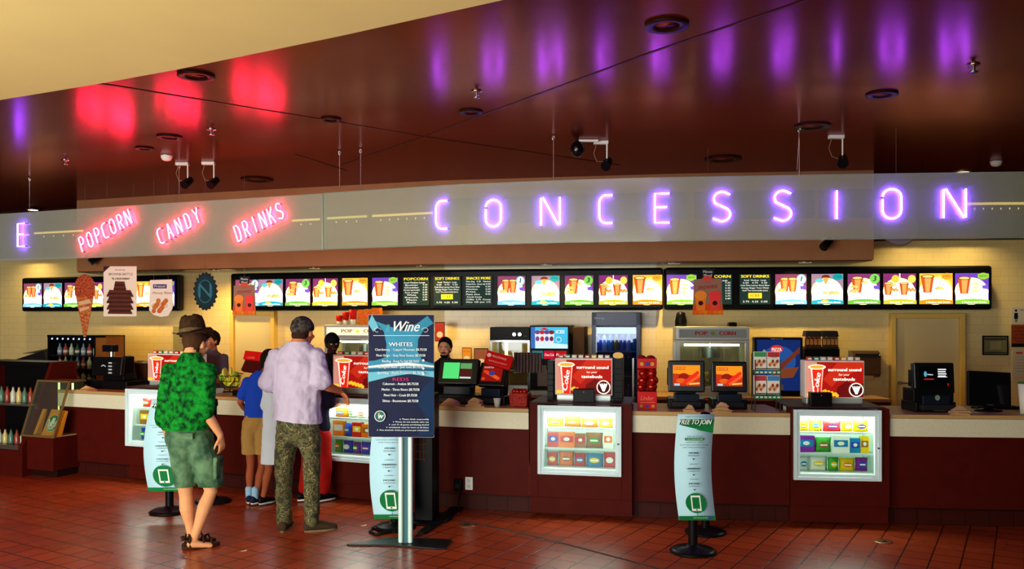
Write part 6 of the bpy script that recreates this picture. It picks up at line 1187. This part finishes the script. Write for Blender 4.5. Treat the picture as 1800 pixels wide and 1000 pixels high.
# ================================================================ IN FRONT OF THE COUNTER
# ---- curved free-to-join banner stands
def on_floor(px, py): Y = EYE*F/(py-HY); return (px-CX)*Y/F, Y
def banner(xb, ybase, x_top, x_bot, wpx, ytop, ybot, label, rz=0):
    X, Y = on_floor(xb, ybase); s = F/Y; t = thing('banner_stand', label, 'banner', (X, Y, 0), rz)
    mb = MB(); mb.lathe([(.175, 0), (.178, .012), (.15, .03), (.05, .045), (.04, .06)], BLACK, n=32); mb.build('base', t)
    zb, zt = EYE+(HY-ybot)/s, EYE+(HY-ytop)/s
    mb = MB(); mb.cyl((0, 0, .03), (0, 0, zb+.25), .036, BLACK); mb.cyl((.02, .03, zb+.2), (.02, .03, zt-.05), .022, BLACK); mb.build('pole', t)
    w = wpx/s; H = zt-zb; n = 16
    def cx(q): return ((x_bot-xb)/s)*(1-q)+((x_top-xb)/s)*q - .05*math.sin(PI*q)*math.cos(.6)
    def cy(q): return -.06-.05*math.sin(PI*q)+.02*q
    def P(x, z, d=0): q = z/H; return (cx(q)+x, cy(q)-d, zb+z)
    mb = MB(); vs = []
    for i in range(n+1):
        z = H*i/n
        for x in (-w/2, w/2): vs += [P(x, z), P(x, z, -.006)]
    fs = []
    for i in range(n): a, b = i*4, i*4+4; fs += [(a, a+2, b+2, b), (a+3, a+1, b+1, b+3), (a+1, a, b, b+1), (a+2, a+3, b+3, b+2)]
    fs += [(0, 1, 3, 2), (n*4, n*4+2, n*4+3, n*4+1)]; pale = mat('banner_card', (186, 232, 250), .4); mb.add(vs, fs, pale, True); mb.build('banner_card', t)
    g = pr(20, 118, 60); dk = pr(40, 60, 60); mb = MB(); Wh = pr(235, 245, 240)
    for i in range(6): mb.poly([(-w/2, H*.007*i), (w/2, H*.007*i), (w/2, H*.007*(i+1)), (-w/2, H*.007*(i+1))], g)
    mb.text('carolinacinemas', w*.12, H*.026, H*.016, Wh, wid=w*.45); mb.disc(w*.35, H*.022, w*.06, H*.018, pr(60, 70, 140))
    for i in range(8):
        q0, q1 = .86+.012*i, .86+.012*(i+1); xl = lambda q: w*.5-w*(q-.86)/.05*.75
        mb.poly([(max(-w*.44, w*.5-w*(q0-.83)/.07*.9), H*q0), (w*.5, H*q0), (w*.5, H*q1), (max(-w*.44, w*.5-w*(q1-.83)/.07*.9), H*q1)], g)
    mb.poly([(w*.0, H*.86), (w*.5, H*.83), (w*.5, H*.86)], g)
    mb.text('FREE TO JOIN', 0, H*.925, H*.062, pr(20, 40, 30), wid=w*.86, shear=.25, bold=.003); mb.text('FREE TO JOIN', -.004, H*.928, H*.062, Wh, wid=w*.86, shear=.25, bold=.001); mb.text('Regal Crown Rewards', .0, H*.978, H*.014, g, wid=w*.6)
    for i, (z, tx, q, c1) in enumerate(((.80, 'Sign up at any', .42, dk), (.745, 'register or online', .48, dk), (.72, 'and start earning today', .76, dk), (.697, 'with every purchase', .62, dk))): mb.text(tx, 0, H*z, H*.014, c1, wid=w*q)
    mb.rect(-w*.26, H*.762, w*.26, H*.785, g); mb.text('MEMBERSHIP', 0, H*.773, H*.015, Wh, wid=w*.46)
    for z, a, b in ((.645, 'MORE', 'REWARDS'), (.50, 'UNLIMITED', 'CREDITS'), (.36, 'MOVIE', 'CHOICES')):
        mb.text(a, 0, H*z, H*.018, dk, wid=w*(.18+.02*len(a)), bold=.0012); mb.text(b, 0, H*(z-.024), H*.015, dk, wid=w*.3); mb.poly([(-w*.035, H*(z-.05)), (w*.035, H*(z-.05)), (0, H*(z-.065))], dk)
        if z < .6: mb.rect(-w*.11, H*(z+.042), w*.11, H*(z+.045), dk)
    R = w*.28; mb.disc(w*.0, H*.175, R, R, g); mb.line([(0, H*.05), (0, H*.1)], .004, g); mb.line([(-w*.12, H*.045), (w*.12, H*.045)], .004, g)
    mb.poly([(-w*.13, H*.1), (w*.13, H*.1), (w*.13, H*.25), (-w*.13, H*.25)], Wh); mb.rect(-w*.095, H*.122, w*.095, H*.232, g); mb.disc(0, H*.111, w*.02, w*.02, dk)
    for i, v in enumerate(mb.v): p = P(v.x, max(0, min(H, v.z)), .001-v.y*1.0); mb.v[i] = V(p)
    mb.build('print', t); return t
bn = banner(1218, 970, 1222, 1223, 64, 727, 911, 'pale curved free-to-join banner on a black round base, standing alone right of centre')
banner(298, 900, 305, 300, 68, 700, 861, 'pale curved free-to-join banner at the left, half behind the green-shirted man', .0)
banner(694, 928, 697, 694, 68, 716, 909, 'pale curved free-to-join banner standing behind the wine board', .0)
for px, py, lab in ((1240, 936, 'short black post behind the free-to-join banner on the right'), (375, 882, 'black post on a round base behind the green-shirted man')):
    X, Y = on_floor(px, py); t = thing('queue_post', lab, 'queue post', (X, Y, 0)); mb = MB(); mb.lathe([(.17, 0), (.172, .012), (.14, .03), (.045, .045)], BLACK, n=32); mb.build('base', t); mb = MB(); mb.cyl((0, 0, .03), (0, 0, .93), .034, BLACK); mb.lathe([(.04, .93), (.045, .95), (.04, 1.0), (.01, 1.01)], BLACK); mb.build('pole', t)
# ---- wine board on a twin-tube stand
X, Y = on_floor(713, 957); s = F/Y; t = thing('wine_board', 'tall blue wine list board on two white tubes and a black foot', 'sign board', (X, Y, 0), -.05)
mb = MB(); pts = [(-.46, -.05), (-.44, -.07), (-.1, -.06), (.26, -.14), (.34, -.13), (.36, .1), (.30, .14), (-.15, .16), (-.25, .1)]
mb.add([(x, y, 0) for x, y in pts]+[(x, y, .014) for x, y in pts], [tuple(range(len(pts)-1, -1, -1)), tuple(range(len(pts), 2*len(pts)))]+[(i, (i+1) % 9, 9+(i+1) % 9, 9+i) for i in range(9)], BMET); mb.build('foot_plate', t, bev=.004)
tb = mat('white_tube', (206, 232, 226), .25, .1); zb = EYE+(HY-767)/s
for sx in (-.038, .038): mb = MB(); mb.box(sx, 0, .014, .036, .05, zb+.15, tb); mb.build('upright_tube', t, bev=.012)
mb = MB(); mb.box(0, .01, .014, .042, .02, zb+.1, mat('blue_grey_channel', (70, 112, 122), .4)); mb.build('channel', t)
ld_ = (649-713)/s; rd_ = (765-713)/s; zt = EYE+(HY-553)/s; w = rd_-ld_; h = zt-zb; cx_ = (ld_+rd_)/2
mb = MB(); mb.box(cx_, -.045, zb, w, .012, h, mat('board_edge', (190, 180, 170), .4)); mb.build('board', t, bev=.002)
mb = MB(); x = lambda u: cx_-w/2+w*u; z = lambda v: zb+h*v; nb = mat('wine_navy', (4, 16, 62), .4, noise=.3, nscale=4); cy = mat('wine_cyan', (50, 150, 190), .4, noise=.3, nscale=3); c2 = pr(104, 186, 212, .4); c3 = pr(20, 84, 120, .4); tx = pr(225, 235, 240)
mb.rect(x(.005), z(.003), x(.995), z(.997), nb, y=-.0005); mb.layer = 2
mb.poly([(x(0), z(.5)), (x(0), z(.62))]+[(x(u), z(.62+.22*u*u*2.2)) for u in (.1, .2, .27)]+[(x(.28), z(.76)), (x(.24), z(.86)), (x(.1), z(.95)), (x(.35), z(.9)), (x(.55), z(.87)), (x(.75), z(.93)), (x(.9), z(.99)), (x(.99), z(.93)), (x(.85), z(.88)), (x(.76), z(.8)), (x(.75), z(.7)), (x(.82), z(.63)), (x(1), z(.6)), (x(1), z(.5)), (x(.7), z(.52)), (x(.4), z(.5))], cy)
mb.poly([(x(0), z(.58)), (x(.3), z(.6)), (x(.6), z(.61)), (x(1), z(.585)), (x(1), z(.57)), (x(.6), z(.585)), (x(.3), z(.575)), (x(0), z(.565))], pr(226, 236, 240)); mb.poly([(x(0), z(.555)), (x(.4), z(.565)), (x(1), z(.56)), (x(1), z(.54)), (x(.5), z(.545)), (x(0), z(.53))], c3)
mb.poly([(x(0), z(.53)), (x(.5), z(.545)), (x(1), z(.54)), (x(1), z(.49)), (x(.6), z(.52)), (x(.3), z(.49)), (x(.0), z(.45))], c2); mb.poly([(x(.75), z(.02)), (x(1), z(.02)), (x(1), z(.48)), (x(.85), z(.42)), (x(.72), z(.3)), (x(.9), z(.15))], pr(10, 44, 84, .5)); mb.poly([(x(0), z(.93)), (x(.06), z(1)), (x(.16), z(.9)), (x(.08), z(.86))], c2)
mb.text('Wine', x(.58), z(.9), h*.12, tx, wid=w*.42, shear=.35, bold=.002); mb.text('the', x(.3), z(.89), h*.05, c2, wid=w*.12, rot=1.5); mb.rect(x(.08), z(.828), x(.93), z(.832), tx)
for u0, sg in ((.14, 1), (.87, -1)): mb.line([(x(u0+sg*.06*math.cos(a)*(1-a/9)), z(.875+.018*math.sin(a))) for a in [i*.5 for i in range(12)]], .003, tx)
mb.text('WHITES', x(.5), z(.757), h*.045, tx, wid=w*.36, bold=.0015)
for i, (l, ww) in enumerate((('Chardonnay - Copper Mountain $8.75/28', .78), ('Pinot Grigio - Gray River Estates $8.75/28', .74), ('Riesling - Kung Fu Girl $8.75/27', .56), ('Sauvignon Blanc - Joel Gott $8.75/28', .68), ('Sparkling - Zonin Prosecco $8.75/28', .7))): mb.text(l, x(.5), z(.715-.047*i), h*.027, tx, wid=w*ww, bold=.0006)
mb.text('REDS', x(.5), z(.474), h*.036, pr(190, 40, 110), wid=w*.24, bold=.002)
for i, (l, ww) in enumerate((('Cabernet - Avalon $8.75/28', .54), ('Merlot - Three Rivers $8.75/28', .57), ('Pinot Noir - Crush $9.75/28', .5), ('Shiraz - Boomtown $8.75/28', .54))): mb.text(l, x(.5), z(.437-.046*i), h*.028, tx, wid=w*ww, bold=.0008)
mb.ring(x(.19), z(.175), .044, .006, tx); mb.disc(x(.19), z(.175), .036, .036, pr(20, 110, 110)); mb.poly([(x(.16), z(.2)), (x(.19), z(.205)), (x(.2), z(.16)), (x(.17), z(.15))], pr(200, 150, 60)); mb.text('W', x(.2), z(.17), .04, tx, shear=.2, bold=.002)
for i, (l, ww) in enumerate((('Please drink responsibly', .4), ('Prices do not include sales tax', .5), ('over 21 all guests purchasing alcohol', .56), ('wristbands must be worn at all times', .6), ('One alcoholic drink per person per transaction', .74))): mb.text(l, x(.93-ww/2), z(.152-.022*i), h*.017, tx, wid=w*ww, bold=.0005); mb.poly([(x(.9-ww), z(.157-.022*i)), (x(.91-ww), z(.152-.022*i)), (x(.9-ww), z(.147-.022*i)), (x(.89-ww), z(.152-.022*i))], tx)
for v_ in (.6, .535, .49): mb.disc(x(.85), z(v_+.03), .01, .01, pr(220, 225, 230), n=10)
mb.xf(Matrix.Translation((0, -.0515, 0))); mb.build('wine_list_print', t); mb = MB(); mb.box(cx_, -.03, zb+h*.3, .16, .03, .25, DARK); mb.build('bracket', t)
# black stand behind the wine board
X, Y = on_floor(745, 912); t = thing('wire_stand', 'tall narrow black stand with a wire grid standing behind the wine board', 'stand', (X, Y, 0), -.1); mb = MB(); mb.box(.03, 0, .02, .16, .3, 1.1, BLACK); mb.build('cabinet', t, bev=.006); mb = MB(); mb.lathe([(.25, 0), (.26, .012), (.2, .02)], BLACK, n=28); mb.build('foot', t)
mb = MB(); wr = pr(150, 84, 60)
for i in range(4): mb.cyl((-.04+.035*i-.03, -.16, .55), (-.04+.035*i-.03, -.16, .98), .003, wr, n=5)
for i in range(7): mb.cyl((-.08, -.16, .56+.065*i), (.05, -.16, .56+.065*i), .003, wr, n=5)
mb.build('wire_grid', t)
# outlet, adapter, cords
X, Y = PC.hit(825, -.0); z0 = zpx(850, Y); r = math.atan(PC.slope(X)); t = thing('wall_outlet', 'white outlet cover low on the maroon counter front', 'outlet', (X, Y+.02, z0-.06), r); mb = MB(); mb.box(0, -.008, 0, .075, .016, .12, WHITE); mb.build('cover', t, bev=.004); mb = MB(); [mb.box(0, -.017, z, .03, .004, .03, pr(200, 200, 190)) for z in (.02, .07)]; mb.build('socket', t)
X2, Y2 = PC.hit(807, .0); t = thing('power_adapter', 'black plug adapter beside the white outlet', 'adapter', (X2, Y2+.015, z0-.07), r); mb = MB(); mb.box(0, -.03, 0, .07, .05, .11, BLACK); mb.build('body', t, bev=.008); mb = MB(); mb.box(0, -.057, .03, .04, .003, .04, DARK); mb.build('face', t)
def cord(pts, r, m, name, lab, cat='cord'): mb = MB(); P = [on_floor(*p)+(r,) for p in pts]; mb.tube(P, r, m, 6); return tag(mb.build(name), lab, cat)
mb = MB(); P = [(X2, Y2-.02, z0-.07), (X2+.02, Y2-.05, .2), (X2-.0, Y2-.09, .08), (X2+.02, Y2-.16, .012)]+[on_floor(a, b)+(.012,) for a, b in ((812, 893), (790, 912), (760, 932), (730, 945))]; mb.tube(P, .008, BLACK, 6); tag(mb.build('trailing_cord'), 'black cord from the adapter across the floor to the wine board', 'cord')
mb = MB(); a, b = V(on_floor(804, 890)), V(on_floor(742, 938)); d = b-a; mb.box((a.x+b.x)/2, (a.y+b.y)/2, .0, d.length, .09, .012, BLACK, rz=math.atan2(d.y, d.x)); tag(mb.build('cable_cover', bev=.004), 'flat black cable cover strip on the floor between outlet and wine board', 'cable cover')
cord([(668, 933), (655, 930), (650, 937), (662, 942), (680, 938), (694, 936)], .012, BLACK, 'coiled_cord', 'short black coiled cord on the floor left of the wine board stand')
# floor plates, joint, litter
for px, py, lab in ((821, 923, 'round metal floor cover plate right of the wine board'), (1552, 952, 'round metal floor cover plate below the rightmost display case')):
    X, Y = on_floor(px, py); t = thing('floor_cover_plate', lab, 'floor plate', (X, Y, 0)); mb = MB(); mb.lathe([(.075, .0), (.075, .004), (.05, .005)], mat('brass_plate', (150, 104, 66), .35, .7), n=28); mb.build('plate', t); mb = MB(); mb.lathe([(.03, .005), (.03, .007)], mat('plate_cap', (70, 40, 26), .4, .4)); mb.build('cap', t)
mb = MB(); jm = mat('joint_grey', (92, 78, 70), .8, noise=.6, nscale=50); P = [on_floor(a, b) for a, b in ((806, 915), (900, 934), (1000, 958), (1100, 984), (1190, 1010))]
for a, b in zip(P, P[1:]): d = V(b)-V(a); mb.box((a[0]+b[0])/2, (a[1]+b[1])/2, .0, d.length+.01, .028, .002, jm, rz=math.atan2(d.y, d.x))
struct(mb, 'trim_4')
for px, py, lab in ((425, 970, 'small scrap of pale litter on the floor behind the white-shirted man'), (637, 925, 'tiny pale crumb on the floor left of the wine board')):
    X, Y = on_floor(px, py); mb = MB(); mb.add([(0, 0, .001), (.03, .01, .003), (.035, .03, .012), (.005, .02, .006), (-.02, -.005, .008)], [(0, 1, 2, 3), (0, 3, 4), (3, 2, 1, 0), (4, 3, 0)], pr(220, 180, 140)); o = mb.build('litter_scrap'); o.location = (X, Y, 0); tag(o, lab, 'litter')
# open light well of the glossy ceiling is closed off by the walls; name check of plain meshes
for o in list(C.objects):
    if o.type in ('MESH', 'EMPTY') and o.parent is None and 'label' not in o and o.get('kind') != 'structure': print('UNLABELLED', o.name)
